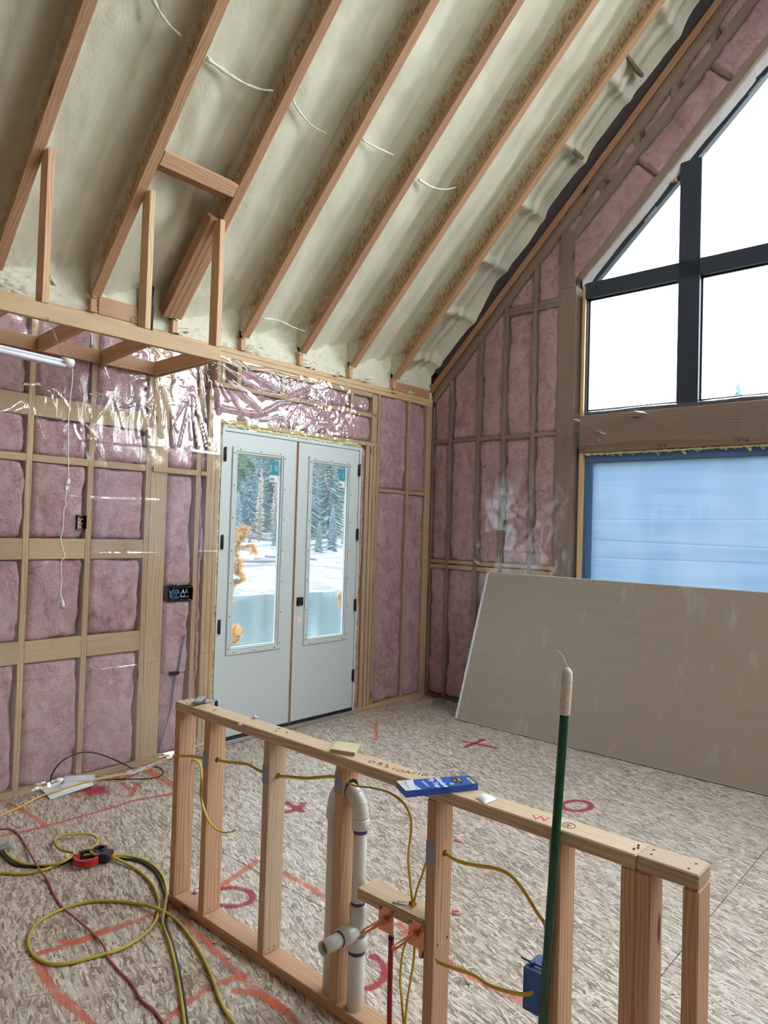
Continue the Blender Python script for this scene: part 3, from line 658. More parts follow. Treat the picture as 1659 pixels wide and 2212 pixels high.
# blocks in the end bay, half buried in foam
for y in (-1.80, -2.32, -2.9): beam('end_blocking', on(y, .155, -.60), on(y, .165, -.12), .03, .06, ALONG, WOOD_BEAM, ceiling, .006)
# sistered plies beside the third joist and the header between joists
for dx in (-.0525, -.0925): beam('sister_joist', on(-.05, .045, -3.072 + dx), on(-.60, .045, -3.072 + dx), .038, .09, (1, 0, 0), WOOD_JOIST, ceiling)
beam('joist_header', on(-.755, .02, -3.64), on(-.755, .02, -3.105), .088, .04, ALONG, WOOD_FIR, ceiling)
beam('joist_header', on(-.70, .11, -3.64), on(-.70, .11, -3.105), .038, .088, ALONG, WOOD_JOIST, ceiling)
# strands of foam and the scorched vent boot
def strand(px, h, r):
    n = (0, SL, 1); P = [hit(u, v, n, Z0 + h * k2) for u, v in px]; q = random.Random(int(px[0][0])); rs = [q.uniform(.6, 1.3) for _ in range(60)]
    tube('foam_strand', P, r, FOAM_W, ceiling, 5, 7, rr=lambda t: r * rs[int(t * 50)] * (1 - .6 * t))
strand([(446, 126), (480, 150), (520, 176), (560, 192), (590, 196)], .085, .014); strand([(632, 218), (650, 245), (675, 272), (705, 288)], .085, .008)
strand([(783, 302), (812, 318), (850, 335)], .085, .011); strand([(905, 388), (930, 403), (960, 409), (985, 405)], .085, .011); strand([(330, 0), (358, 45), (392, 78)], .085, .012)
strand([(568, 688), (600, 692), (632, 706), (660, 716)], .07, .010); strand([(108, 595), (130, 630), (150, 655)], .07, .013)
lathe('scorched_pipe_boot', (-3.30, -.02, 3.05), (-3.30, -.02, 3.4), [(0, .05), (.15, .055), (.2, .045), (.30, .05)], CHAR, ceiling, 14)

# ================================================================== DOOR
door = root('door_1', (-1.835, .05, 0), kind='structure')
dl, dr, dh, dm = -2.613, -1.056, 2.459, -1.837
for nm, lo, hi in (('frame', (dl, -.002, .02), (dl + .028, .12, dh)), ('frame', (dr - .022, -.002, .02), (dr, .12, dh)), ('frame', (dl + .028, -.002, dh - .026), (dr - .022, .12, dh))): box(nm, lo, hi, WHITE, door)
box('threshold', (dl, -.02, .002), (dr, .13, .03), ALU, door); box('threshold_strip', (dl + .03, -.006, .03), (dr - .025, .03, .045), BLK, door)
def leaf(x0, x1, l0, l1, lt, lb, hinge_left):
    z0, z1 = .055, dh - .031
    y0, y1 = .006, .05
    me_parts = []
    vs = []; fs = []
    # slab with an opening for the lite
    xx = [x0, l0 + .02, l1 - .02, x1]; zz = [z0, lb + .02, lt - .02, z1]
    for y in (y0, y1):
        for z in zz:
            for x in xx: vs.append((x, y, z))
    id_ = lambda k, j, i: k * 16 + j * 4 + i
    for j in range(3):
        for i in range(3):
            if i == 1 and j == 1: continue
            fs.append((id_(0, j, i), id_(0, j, i + 1), id_(0, j + 1, i + 1), id_(0, j + 1, i))); fs.append((id_(1, j, i), id_(1, j + 1, i), id_(1, j + 1, i + 1), id_(1, j, i + 1)))
    for (j, i, dj, di) in [(0, 0, 0, 1), (0, 1, 0, 1), (0, 2, 0, 1), (3, 0, 0, 1), (3, 1, 0, 1), (3, 2, 0, 1), (0, 0, 1, 0), (1, 0, 1, 0), (2, 0, 1, 0), (0, 3, 1, 0), (1, 3, 1, 0), (2, 3, 1, 0), (1, 1, 0, 1), (2, 1, 0, 1), (1, 1, 1, 0), (1, 2, 1, 0)]:
        fs.append((id_(0, j, i), id_(0, j + dj, i + di), id_(1, j + dj, i + di), id_(1, j, i)))
    lf = mesh('door_leaf', vs, fs, WHITE, door)
    # stepped plastic lite frame
    def fr(nm, o, wd, ya, yb):
        a, b, c, d = l0 + o, l1 - o, lb + o, lt - o
        V = []; F = []
        for (q, y) in ((0, yb), (0, ya + .004), (.004, ya), (wd - .004, ya), (wd, ya + .004), (wd, yb)):
            V += [(a + q, y, c + q), (b - q, y, c + q), (b - q, y, d - q), (a + q, y, d - q)]
        for i in range(5):
            for k in range(4): F.append((i * 4 + k, i * 4 + (k + 1) % 4, (i + 1) * 4 + (k + 1) % 4, (i + 1) * 4 + k))
        return mesh(nm, V, F, WHITE, lf)
    fr('lite_frame', 0, .034, -.006, .008); fr('lite_bead', .034, .016, .000, .03); fr('lite_bead', .05, .008, .008, .03)
    abox('pane', (l0 + .05, .028, lb + .05), (l1 - .05, .033, lt - .05), GLASS_D, lf, 0)
    for k in range(3):
        for z in (lt - .017, lb + .017): cyl('screw_plug', (l0 + .07 + k * (l1 - l0 - .14) / 2, -.0055, z), (l0 + .07 + k * (l1 - l0 - .14) / 2, -.0085, z), .005, BLK, lf, 8)
    for k in range(7):
        for x in (l0 + .017, l1 - .017): z = lb + .05 + k * (lt - lb - .1) / 6; cyl('screw_plug', (x, -.0055, z), (x, -.0085, z), .005, BLK, lf, 8)
    abox('door_sweep', (x0 + .005, .0, .046), (x1 - .005, .05, .056), BLK, lf)
    for z in (2.25, 1.65, 1.0, .35) if not hinge_left else (2.25, 1.57, .92, .3):
        x = x0 if hinge_left else x1
        box('hinge', (x - .014, -.012, z - .052), (x + .010, .004, z + .052), BLK, lf); cyl('hinge_pin', (x - .002, -.012, z - .058), (x - .002, -.012, z + .058), .006, BLK, lf, 8)
    return lf
L1 = leaf(dl + .031, dm - .004, -2.51, -1.962, 2.319, .688, True); L2 = leaf(dm + .006, dr - .025, -1.71, -1.173, 2.319, .688, False)
box('astragal', (dm - .006, -.010, .05), (dm + .004, .006, dh - .03), WOOD_JOIST, door, .002)
abox('deadbolt_plate', (-1.795, -.014, 1.035), (-1.733, .006, 1.105), BLK, L2, .003); cyl('deadbolt_thumbturn', (-1.762, -.014, 1.07), (-1.762, -.026, 1.07), .014, BLK, L2); cyl('bore_daylight_disc', (-1.768, .005, .912), (-1.768, .0035, .912), .028, plain('painted_bore_daylight', (.85, .70, .62), .8), L2, 24)  # pale disc painted for daylight showing through the lock bore
# stickers on the panes (teal shield, plain code-less print, white slip under it)
def sticker(cx, top, par, s=1.):
    y = .0262
    sh = [(-.05, 0), (.05, 0), (.05, -.085), (.055, -.11), (.02, -.118), (-.028, -.11), (-.055, -.06)]
    n = len(sh); V = [(cx + a * s, y, top + b * s) for a, b in sh] + [(cx + a * s, y + .0008, top + b * s) for a, b in sh]
    st = mesh('glass_sticker', V, [tuple(range(n))[::-1], tuple(range(n, 2 * n))] + [(i, (i + 1) % n, n + (i + 1) % n, n + i) for i in range(n)], TEAL, par); st['label'] = 'teal shield sticker on the glass'
    M = Matrix.Translation((cx, y - .0006, top - .062 * s)) @ Matrix.Rotation(math.pi / 2, 4, 'X')
    text('sticker_letters', 'J  S', .062 * s, M, PALE, st, .0002)
    sl = abox('glass_sticker', (cx - .04 * s, y, top - .175 * s), (cx + .045 * s, y + .0008, top - .12 * s), PAPW, par, 0); sl['label'] = 'white paper slip under the teal sticker'
    abox('printed_picture', (cx - .035 * s, y - .0006, top - .165 * s), (cx + .01 * s, y, top - .14 * s), GREY, sl, 0)
sticker(-2.075, 2.245, L1); sticker(-1.285, 2.245, L2, .95)

# ================================================================== WINDOWS in the gable wall
MUL = [(-2.497, -2.668), (2 * RIDGE + 2.668, 2 * RIDGE + 2.497)]
win = root('window_1', (.1, RIDGE, 2.772), kind='structure')
X0, X1 = .03, .10
wz = lambda y: 3.93 + ((WL - y) if y >= RIDGE else (y - WR)) * .975
def fbox(y0, y1, z0, z1, nm='frame', x0=X0, x1=X1, mat=NAVY, par=win): return box(nm, (x0, min(y0, y1), z0), (x1, max(y0, y1), z1), mat, par, .004)
fbox(WR, WL, 2.772, 2.812, 'frame'); 
for y in (WL, WR):
    s = -1 if y == WL else 1; fbox(y + s * .002, y + s * .045, 2.772, 3.93)
for a, b in MUL: fbox(a, b, 2.79, wz((a + b) / 2) - .05, 'mullion', X0 - .028)
fbox(WR + .02, WL - .004, 3.815, 3.955, 'transom', X0 - .028)
for s in (0, 1):
    f = (lambda y: y) if s == 0 else (lambda y: 2 * RIDGE - y)
    beam('frame', ((X0 + X1) / 2, f(WL - .01), 3.93 - .03), ((X0 + X1) / 2, f(RIDGE), 3.93 - .03 + (WL - RIDGE) * .975), X1 - X0, .055, (1, 0, 0), NAVY, win, .004)
# glazing stops stand proud inside each light
def stop(y0, y1, z0, z1):
    for lo, hi in (((y0, z0), (y1, z0 + .012)), ((y0, z1 - .012), (y1, z1)), ((y0, z0), (y0 + .012, z1)), ((y1 - .012, z0), (y1, z1))): abox('glazing_stop', (X0 + .02, lo[0], lo[1]), (X0 + .04, hi[0], hi[1]), NAVY, win, .001)
lights = [(MUL[0][0], WL - .045), (MUL[1][1], MUL[0][1]), (WR + .045, MUL[1][0])]
for y0, y1 in lights:
    stop(y0, y1, 2.812, 3.815); abox('pane', (.068, y0, 2.80), (.074, y1, 3.83), GLASS, win, 0)
    if y0 < RIDGE < y1: pts = [(y0, 3.955), (y1, 3.955), (y1, wz(y1) - .05), (RIDGE, wz(RIDGE) - .05), (y0, wz(y0) - .05)]
    elif y1 > RIDGE: pts = [(y0, 3.955), (y1, 3.955), (y1, wz(y1) - .05), (y0, wz(y0) - .05)]
    else: pts = [(y0, 3.955), (y1, 3.955), (y1, wz(y1) - .05), (y0, wz(y0) - .05)]
    panel_poly('pane', pts, .068, .074, GLASS, win)
for (u, v), dy in (((1397, 620), .13), ((1640, 568), .12)):
    p = PX(u, v, X0 + .01); o = abox('maker_tab', (X0 - .001, p.y - dy / 2, p.z - .009), (X0 + .003, p.y + dy / 2, p.z + .009), GREY, win)
for y in (-2.25, -3.05):
    z = wz(y) - .075; beam('maker_tab', (X0 - .003, y + .05, z - .05), (X0 - .003, y - .05, z + .05), .004, .02, (1, 0, 0), GREY, win, 0)
# torn house wrap along the sloped head
for y0, y1, sd_ in ((-1.66, -2.42, 3), (-2.42, -3.05, 5), (-3.05, -4.25, 9)):
    def f(U, V, y0=y0, y1=y1, sd_=sd_):
        y = y0 + (y1 - y0) * U; top = 3.93 + (WL - y) * .985 + .05; z = top - V * (.085 + .035 * vnoise(y * 6, y * 0, sd_)); x = -.006 + .035 * V ** 2 + .012 * fbm(y * 9, V * 3, sd_)
        return np.stack([x, y, z], 1)
    P, F = grid(60, 8, f); mesh('house_wrap_flap', P, F, WRAP, wall_right, True)
q = box('head_splice', (-.01, -2.47, 4.64), (.03, -2.44, 4.66), WOOD_STUD, wall_right)
# lower window with its blue film
win2 = root('window_2', (.1, RIDGE, .9), kind='structure')
BLUF = plain('blue_film_on_frame', (.07, .17, .36), .4, var=.15)
for lo, hi in (((.04, WR, .902), (.115, WL, .96)), ((.04, WR, 2.35), (.115, WL, 2.432)), ((.04, WL - .115, .96), (.115, WL - .004, 2.35)), ((.04, WR + .004, .96), (.115, WR + .115, 2.35))): box('frame', lo, hi, BLUF, win2, .006)
for y in (-3.42, 2 * RIDGE + 3.42): box('mullion', (.04, y - .04, .96), (.115, y + .04, 2.35), BLUF, win2, .006)
def f(U, V):
    y = WR + .1 + U * (WL - WR - .2); z = .94 + V * 1.42
    x = .052 + .004 * fbm(y * 1.5, z * 5, 3) 
    for k, zz in enumerate((1.52, 1.86, 2.33, 1.66)): x = x - .004 * np.exp(-((z - zz - .012 * np.sin(y * 1.3 + k)) / .005) ** 2)
    return np.stack([x, y, z], 1)
P, F = grid(60, 220, f); mesh('protective_film', P, F, BLUE, win2, True)
abox('pane', (.078, WR + .11, .95), (.084, WL - .11, 2.355), GLASS, win2, 0)
bead(win2, (.03, WL - .006, 1.25), (.03, WL - .006, 2.42), .012, 50, seed=12); bead(win2, (.022, WL - .01, 2.425), (.022, -4.3, 2.425), .013, 110, seed=13)
for i in range(26):
    y = WL - .05 - i * .1 - R.uniform(0, .05); r_ = R.uniform(.008, .024); bead(win2, (.03, y, 2.425), (.035, y - .03, 2.425 - r_ * 1.6), r_ * .6, 3, seed=i)

# ================================================================== SOFFIT FRAME
sof = root('soffit_frame', (-5.0, -.3, 2.74), 'unfinished ladder frame of lumber hung from the joists above the left wall', 'frame')
box('front_rail', (-6.4, -.638, 2.782), (-3.10, -.60, 2.871), WOOD_STUD, sof); box('back_rail', (-6.4, -.042, 2.744), (-3.19, -.004, 2.833), WOOD_JOIST, sof)
def rung(xa, xb): beam('rung', (xa, -.60, 2.826), (xb, -.042, 2.79), .038, .088, (1, 0, 0), WOOD_FIR, sof)
for x in (-3.21, -3.60, -4.01, -4.42, -4.83, -5.24, -5.65, -6.06): rung(x + .06 if x == -3.21 else x, x)
beam('end_rail', (-3.125, -.60, 2.80), (-3.175, -.005, 2.765), .02, .05, (1, 0, 0), WOOD_FIR, sof)
for x in (-4.85, -4.235, -3.63, -3.122):
    y = -.64; w_ = .038
    zt = Z0 + SL * .66 + (.0 if x < -3.2 else .05)
    beam('post', (x, -.60, 2.872), (x, -.60, Z0 + SL * .60 - (.002 if x != -3.63 else .0)), .038, .088, (1, 0, 0), WOOD_STUD if x > -3.8 and x < -3.2 else WOOD_FIR, sof)

# ================================================================== TUBE LIGHT
tl = root('tube_light', (-4.5, -.65, 2.6), 'unlit white twin tube shop light hanging on a chain', 'light')
e0 = PY(150, 785, -.66); e1 = PY(-60, 737, -.66); dd = (e1 - e0).normalized()
tube('housing', [e0, e0 + dd * 1.2], .02, WPL, tl, 1, 16, flat=(.035, .012, (0, 1, 0)))
for s in (-1, 1): cyl('tube', e0 + dd * .03 + Vector((0, s * .017, -.018)), e0 + dd * 1.18 + Vector((0, s * .017, -.018)), .0135, plain('frosted_tube', (.70, .70, .78), .25), tl, 14)
ec = tube('end_cap', [e0 - dd * .012, e0 + dd * .045], .03, WPL, tl, 1, 16, flat=(.041, .027, (0, 1, 0)))
c0 = PY(103, 684, -.645); c1 = e0 + dd * .03 + Vector((0, 0, .02)); nl = 22
for k in range(nl):
    a = c0.lerp(c1, k / nl); b = c0.lerp(c1, (k + 1.35) / nl); m_ = (a + b) / 2; d_ = (b - a) / 2; sv_ = (Vector((0, 1, 0)) if k % 2 else Vector((1, 0, .3)).normalized()) * .0042
    tube('chain_link', [m_ - d_, m_ - d_ * .6 + sv_, m_ + d_ * .6 + sv_, m_ + d_, m_ + d_ * .6 - sv_, m_ - d_ * .6 - sv_, m_ - d_], .0011, STEEL, tl, 2, 5)
pc = [(155, 792), (157, 810), (153, 850), (148, 900), (147, 960), (148, 1034)]; pc2 = [(144, 1060), (141, 1080), (143, 1092), (138, 1100), (136, 1140), (131, 1165), (137, 1190), (139, 1202), (132, 1215), (133, 1250), (131, 1280), (135, 1298)]
tube('power_cord', [PY(*p, -.66) for p in pc], .0032, WHW, tl); tube('power_cord', [PY(*p, -.66) for p in pc2], .0032, WHW, tl)
sw = PY(146.5, 1047, -.66); beam('inline_switch', sw + Vector((.003, 0, .033)), sw - Vector((.008, 0, .033)), .022, .016, (1, 0, 0), WPL, tl, .004); cyl('switch_wheel', sw + Vector((0, -.006, 0)), sw + Vector((0, -.011, 0)), .007, GREY, tl, 12)
pg = PY(135, 1303, -.66); lathe('plug', pg + Vector((0, 0, .02)), pg + Vector((0, 0, -.02)), [(0, .005), (.014, .006), (.02, .011), (.04, .013)], WPL, tl, 12)
for s in (-1, 1): box('prong', pg + Vector((s * .0065 - .001, -.003, -.036)), pg + Vector((s * .0065 + .001, .003, -.02)), STEEL, tl, 0)

# ================================================================== PLASTIC SHEETS
def seg_d(X, Y, a, b):
    ax, ay = a; bx, by = b; dx, dy = bx - ax, by - ay; t = np.clip(((X - ax) * dx + (Y - ay) * dy) / (dx * dx + dy * dy + 1e-12), 0, 1)
    return np.hypot(X - ax - t * dx, Y - ay - t * dy), t
def ridge_field(X, Y, ridges):
    H = np.zeros_like(X)
    for pts, wd, ht in ridges:
        best = np.full_like(X, 9.)
        L = len(pts) - 1
        for i in range(L): d, t = seg_d(X, Y, pts[i], pts[i + 1]); best = np.minimum(best, d)
        H += ht * np.exp(-(best / wd) ** 2)
    return H
rq = random.Random(5); RD = []
def fan(cx, cz, a0, a1, n, l0, l1, wd, ht, rad=.05):
    for i in range(n):
        a = math.radians(a0 + (a1 - a0) * (i + rq.uniform(-.3, .3)) / max(1, n - 1)); l = rq.uniform(l0, l1); b = a + rq.uniform(-.35, .35)
        p0 = (cx + math.cos(a) * rad, cz + math.sin(a) * rad); p1 = (p0[0] + math.cos(a) * l * .5, p0[1] + math.sin(a) * l * .5); p2 = (p1[0] + math.cos(b) * l * .5, p1[1] + math.sin(b) * l * .5)
        RD.append(([p0, p1, p2], rq.uniform(.6, 1.2) * wd, rq.uniform(.7, 1.5) * ht))
PYz = lambda u, v: (lambda p: (p.x, p.z))(PY(u, v))
for pts, wd, ht in [([(455, 785), (500, 815), (560, 850), (620, 858), (660, 842)], .018, .030), ([(445, 800), (500, 840), (540, 870), (560, 893)], .016, .026), ([(470, 778), (540, 812), (580, 836), (612, 855)], .015, .028),
                    ([(470, 880), (520, 890), (560, 895), (600, 872), (640, 868)], .014, .02), ([(450, 790), (462, 840), (470, 890)], .012, .02), ([(440, 800), (450, 850), (452, 900)], .012, .018), ([(425, 790), (432, 850), (440, 905)], .012, .016),
                    ([(500, 776), (530, 800), (590, 800), (640, 816)], .014, .02), ([(350, 850), (365, 900), (370, 960)], .012, .016), ([(330, 820), (340, 870), (345, 940)], .012, .014), ([(210, 795), (225, 820), (240, 838)], .010, .02), ([(215, 792), (222, 812), (232, 836)], .010, .018)]:
    RD.append(([PYz(*p) for p in pts], wd, ht))
c_ = PYz(455, 782); fan(c_[0], c_[1], -95, -15, 12, .2, .6, .010, .016)
for (u, v), n, l, a0, a1 in (((580, 800), 10, .25, -150, -30), ((650, 850), 12, .3, -140, -20), ((690, 880), 12, .28, -130, -40), ((640, 815), 9, .2, -170, 0), ((740, 900), 9, .22, -120, -60), ((600, 895), 12, .2, -150, -30), ((700, 835), 9, .2, -120, -20), ((345, 830), 9, .4, -110, -70), ((410, 830), 9, .45, -110, -60), ((760, 870), 7, .25, -100, -50), ((520, 900), 8, .2, -150, -60)):
    c_ = PYz(u, v); fan(c_[0], c_[1], a0, a1, n, l * .4, l, .006, .008, .03)
for (u, v) in ((100, 830), (60, 860), (150, 900), (240, 850), (300, 870), (820, 900), (870, 960), (150, 1180), (240, 1180)):
    c_ = PYz(u, v); fan(c_[0], c_[1], -150, -30, 4, .08, .22, .005, .003, .05)
fold = [([PYz(410, 975), PYz(480, 985)], .004, .006), ([PYz(160, 948), PYz(345, 965)], .004, .005), ([PYz(0, 1478), PYz(160, 1458), PYz(290, 1437)], .004, .007), ([PYz(210, 1449), PYz(300, 1436), PYz(460, 1410)], .004, .006), ([PYz(0, 1612), PYz(120, 1590), PYz(210, 1568)], .004, .006), ([PYz(210, 1197), PYz(300, 1195), PYz(465, 1193)], .004, .006), ([PYz(140, 1073), PYz(182, 1076), PYz(340, 1082)], .004, .006), ([PYz(0, 900), PYz(60, 880)], .004, .004)]
RD += fold
NX, NZ = 560, 330
xx_ = np.linspace(-5.4, -.012, NX); zz_ = np.linspace(.055, 2.995, NZ)
XX, ZZ = np.meshgrid(xx_, zz_, indexing='ij')
H = ridge_field(XX, ZZ, RD)
YY = -.014 - H - .006 * (fbm(XX * 2.6, ZZ * 1.6, 4, 4) + .5) - .003 * fbm(XX * 11 + ZZ * 2, ZZ * 4, 8, 3)
top = np.clip((ZZ - 2.4) / .5, 0, 1) * ((XX > -3.4) & (XX < -1.0))
crk = np.abs(fbm(XX * 9 + ZZ * 8, ZZ * 15 - XX * 3, 21, 4)); YY = YY - top * (.020 * (.35 - np.minimum(crk, .35)))
idx = np.arange(NX * NZ).reshape(NX, NZ); q0 = idx[:-1, :-1].ravel(); F = np.stack([q0, q0 + NZ, q0 + NZ + 1, q0 + 1], 1)
xc = (XX[:-1, :-1] + XX[1:, 1:]).ravel() / 2; zc = (ZZ[:-1, :-1] + ZZ[1:, 1:]).ravel() / 2
keep = ~((xc > dl - .03) & (xc < dr + .03) & (zc < 2.50 + .012 * np.sin(xc * 40))) & ~((xc > -3.035) & (xc < -2.828) & (zc > 1.135) & (zc < 1.25)) & ~((xc > -3.73) & (xc < -3.645) & (zc > 1.64) & (zc < 1.74))
F = F[keep]; P = np.stack([XX.ravel(), YY.ravel(), ZZ.ravel()], 1); used = np.unique(F); rm = np.full(len(P), -1); rm[used] = np.arange(len(used))
ps = mesh('plastic_sheet', P[used], rm[F], FILM, None, True); tag(ps, 'clear wrinkled plastic vapour barrier over the pink wool around the glazed door', 'plastic sheet')
# bunched strip of the sheet lying on the floor
def f(U, V):
    x = -4.3 + U * 1.6; y = -.012 - V * (.10 + .05 * np.sin(x * 7)); z = .05 - .04 * np.minimum(V * 2, 1) + .012 * np.abs(fbm(x * 14, V * 5, 2)) + .004
    return np.stack([x, y, z], 1)
P, F = grid(120, 14, f); o = mesh('sheet_hem', P, F, FILM, ps, True)
# gable sheet
RD = []; PXz = lambda u, v: (lambda p: (p.y, p.z))(PX(u, v))
for (u, v), n, l, a0, a1 in (((1050, 1010), 10, .3, 150, 200), ((1120, 1090), 12, .35, 110, 200), ((1160, 1120), 10, .35, -60, 30), ((1090, 1150), 10, .3, -80, 0), ((1190, 960), 9, .25, 150, 260), ((1230, 950), 9, .3, 120, 230), ((1060, 1230), 8, .3, 20, 120), ((1000, 1240), 6, .3, 60, 120), ((1240, 1080), 7, .2, -60, 60), ((1180, 1190), 8, .25, 60, 170)):
    c_ = PXz(u, v); fan(c_[0], c_[1], a0, a1, n, l * .5, l, .007, .016, .02)
for pts in ([(1050, 1105), (1120, 1104), (1155, 1104)], [(1050, 1187), (1180, 1192)], [(950, 1075), (1200, 1077)], [(1060, 890), (1090, 880)], [(1090, 830), (1200, 815)], [(960, 1345), (975, 1345)]): RD.append(([PXz(*p) for p in pts], .004, .006))
def gable_sheet(y0, y1, zt, zb, nx, nz, nm, lab, seed, hole=None, mat=FILM_D, parent=None, amp=.008):
    def f(U, V):
        y = y0 + (y1 - y0) * U; t = zt(y); b = zb(y); z = b + (t - b) * V
        h = ridge_field(y, z, RD) if len(RD) else 0
        x = -.014 - h - amp * (fbm(y * 3, z * 2, seed) + .5) - .003 * fbm(y * 13, z * 8, seed + 2, 3)
        return np.stack([x, y, z], 1)
    P, F = grid(nx, nz, f); o = mesh(nm, P, F, mat, parent, True)
    if lab: tag(o, lab, 'plastic sheet')
    return o
gable_sheet(-.03, WL + .012, lambda y: Z0 - SL * y - .03, lambda y: .06 + 0 * y, 110, 300, 'plastic_sheet', 'dusty plastic vapour barrier over the wool of the gable wall left of the windows', 31)
RD = []
gable_sheet(WL + .0, -4.25, lambda y: Z0 - SL * y - .03, lambda y: 3.93 + (WL - y) * .985 + .02, 160, 40, 'plastic_sheet', 'dusty plastic strip over the sloping wool band above the tall window', 33)
for (u, v), n, l, a0, a1 in (((1245, 905), 12, .35, 250, 330), ((1300, 930), 9, .25, 180, 300), ((1400, 895), 5, .3, 160, 200)): 
    c_ = PXz(u, v); fan(c_[0], c_[1], 360 - a0 + 180, 360 - a1 + 180, n, l * .5, l, .012, .016, .02)
bs = gable_sheet(WL + .03, -4.3, lambda y: 2.79 + 0 * y, lambda y: 2.46 + .05 * np.abs(np.sin(y * 2.1)), 200, 40, 'plastic_sheet', 'dusty plastic wrapped over the dark beam between the two windows', 35, amp=.018)
def f(U, V):
    y = WL - U * (WL + 4.3) * 1 - .0; x = -.016 + V * .05; z = 2.79 + .012 * np.sin(np.pi * V) + .01 * fbm(y * 6, V * 2, 5)
    return np.stack([x, y, z], 1)
P, F = grid(120, 6, f); mesh('sheet_fold', P, F, FILM_D, bs, True)

# ================================================================== boxes, wires on the back wall
def wallbox(nm, x0, x1, z0, z1, label, gangs, par=None):
    r_ = root(nm, ((x0 + x1) / 2, .02, z0), label, 'outlet box'); t_ = .003; y0, y1 = -.018, .07
    for i, (lo, hi) in enumerate((((x0, y0, z0), (x1, y1, z0 + t_)), ((x0, y0, z1 - t_), (x1, y1, z1)), ((x0, y0, z0 + t_), (x0 + t_, y1, z1 - t_)), ((x1 - t_, y0, z0 + t_), (x1, y1, z1 - t_)), ((x0, y1, z0), (x1, y1 + t_, z1)))): abox('box_side' if i < 4 else 'box_back', lo, hi, BLK, r_, .0005)
    for k in range(gangs):
        x = x0 + (x1 - x0) * (k + .5) / gangs
        for z in (z0 + .005, z1 - .005): cyl('screw_boss', (x, y0 + .001, z), (x, y0 + .02, z), .004, GREY, r_, 8)
    return r_
b1 = wallbox('outlet_box', -3.722, -3.658, 1.645, 1.737, 'single black outlet box fixed beside the second stud in the left wall', 1)
for k in range(2): tube('cable_end', [(-3.715, .06, 1.66 + k * .03), (-3.70, .01, 1.67 + k * .03), (-3.68, -.005, 1.685 + k * .03)], .0035, YEL, b1)
b2 = wallbox('outlet_box', -3.03, -2.834, 1.142, 1.24, 'wide black box full of coiled wires left of the glazed door', 3)
for k, (x, m_, rr_) in enumerate(((-3.01, WHW, .022), (-2.985, BLUW, .034), (-2.972, BLUW, .036), (-2.955, BLUW, .037), (-2.94, BLUW, .03), (-2.90, WHW, .028), (-2.87, GREY, .03))):
    tube('coiled_wire', [(x + .4 * rr_ * math.cos(a), .015 + .012 * math.sin(a * 2), 1.19 + rr_ * math.sin(a)) for a in np.linspace(0, 5.6, 9)], .0045, m_, b2)
abox('low_outlet_box', (-3.0, -.03, .605), (-2.93, .03, .63), BLK, None).name = 'outlet_box'; tag(bpy.data.objects[-1] if False else COL.objects[-1], 'low black outlet box seen above the far end of the half wall', 'outlet box')
bw = root('blue_wire', (-3.02, -.012, .1), 'pair of blue wires slanting behind the plastic beside the door studs', 'wire')
for dx in (0, .012): tube('strand', [PY(u + dx * 90, v, -.008) for u, v in ((400, 1370), (392, 1400), (388, 1430), (375, 1480), (368, 1530), (352, 1590), (342, 1625))], .004, BLUW, bw, 4, 6)
tw = tube('thin_wire', [PY(u, v, -.006) for u, v in ((398, 1230), (405, 1245), (388, 1258), (383, 1266))], .0025, WHW); tag(tw, 'thin pale wire entering the wide black box from above', 'wire')
tag(tube('stud_wire', [PY(u, v, -.03) for u, v in ((420, 1590), (428, 1612), (432, 1622))], .005, WHW), 'short pale cable leaning by the door studs behind the half wall', 'cable')

# ================================================================== HALF WALL
XF, DP = -4.029, .089; HH = .897
pw = root('half_wall', (-3.985, -2.86, 0), 'open stud half wall of reddish two by fours crossing the floor', 'half wall')
YF, YN = -1.723, -4.0
def pstud(y, nm='stud', z0=.039, z1=HH - .039, mat=WOOD_FIR): return box(nm, (XF + R.uniform(0, .002), y, z0), (XF + DP, y + .038, z1), mat, pw, .003)
sts = [-1.766, -1.993, -2.398, -2.80, -3.216, -3.64, -3.884, -3.8455, -4.0]
SO = [pstud(y, mat=WOOD_PLATE if i in (2,) else WOOD_FIR) for i, y in enumerate(sts)]
box('top_plate', (XF, -3.846, HH - .038), (XF + DP, YF, HH), WOOD_PLATE, pw, .0035); box('top_plate', (XF - .002, YN, HH - .036), (XF + DP - .002, -3.849, HH + .002), WOOD_PLATE, pw, .0035)
box('bottom_plate', (XF, -4.0, .001), (XF + DP, YF - .0, .038), WOOD_FIR, pw, .0035)
bl = box('pipe_block', (XF - .0, -3.177, .437), (XF + DP, -2.885, .475), WOOD_PLATE, pw, .003)
for y, z, k in ((-1.975, .692, 0), (-2.379, .734, 0), (-2.781, .806, 0), (-3.197, .693, 0)):
    npl = abox('nail_plate', (XF - .0028, y - .017, z - .034), (XF - .0012, y + .017, z + .034), STEEL, pw, 0)
    for s in (-1, 1):
        for j in range(5): 
            yy = y - .014 + j * .007; mesh('plate_tooth', [(XF - .0028, yy - .003, z + s * .034), (XF - .0028, yy + .003, z + s * .034), (XF - .004, yy, z + s * .040), (XF - .001, yy, z + s * .034)], [(0, 1, 2), (0, 2, 3), (1, 3, 2), (0, 3, 1)], STEEL, npl)
for y, z, r_ in ((-1.993, .687, .011), (-2.398, .720, .011), (-3.216, .684, .010), (-2.80, .775, .036)):
    x = -3.982
    for yy in (y - .0006,): lathe('bored_hole', (x, yy, z), (x, yy + .001, z), [(0, r_), (.0004, r_)], HOLE, pw, 20, False)
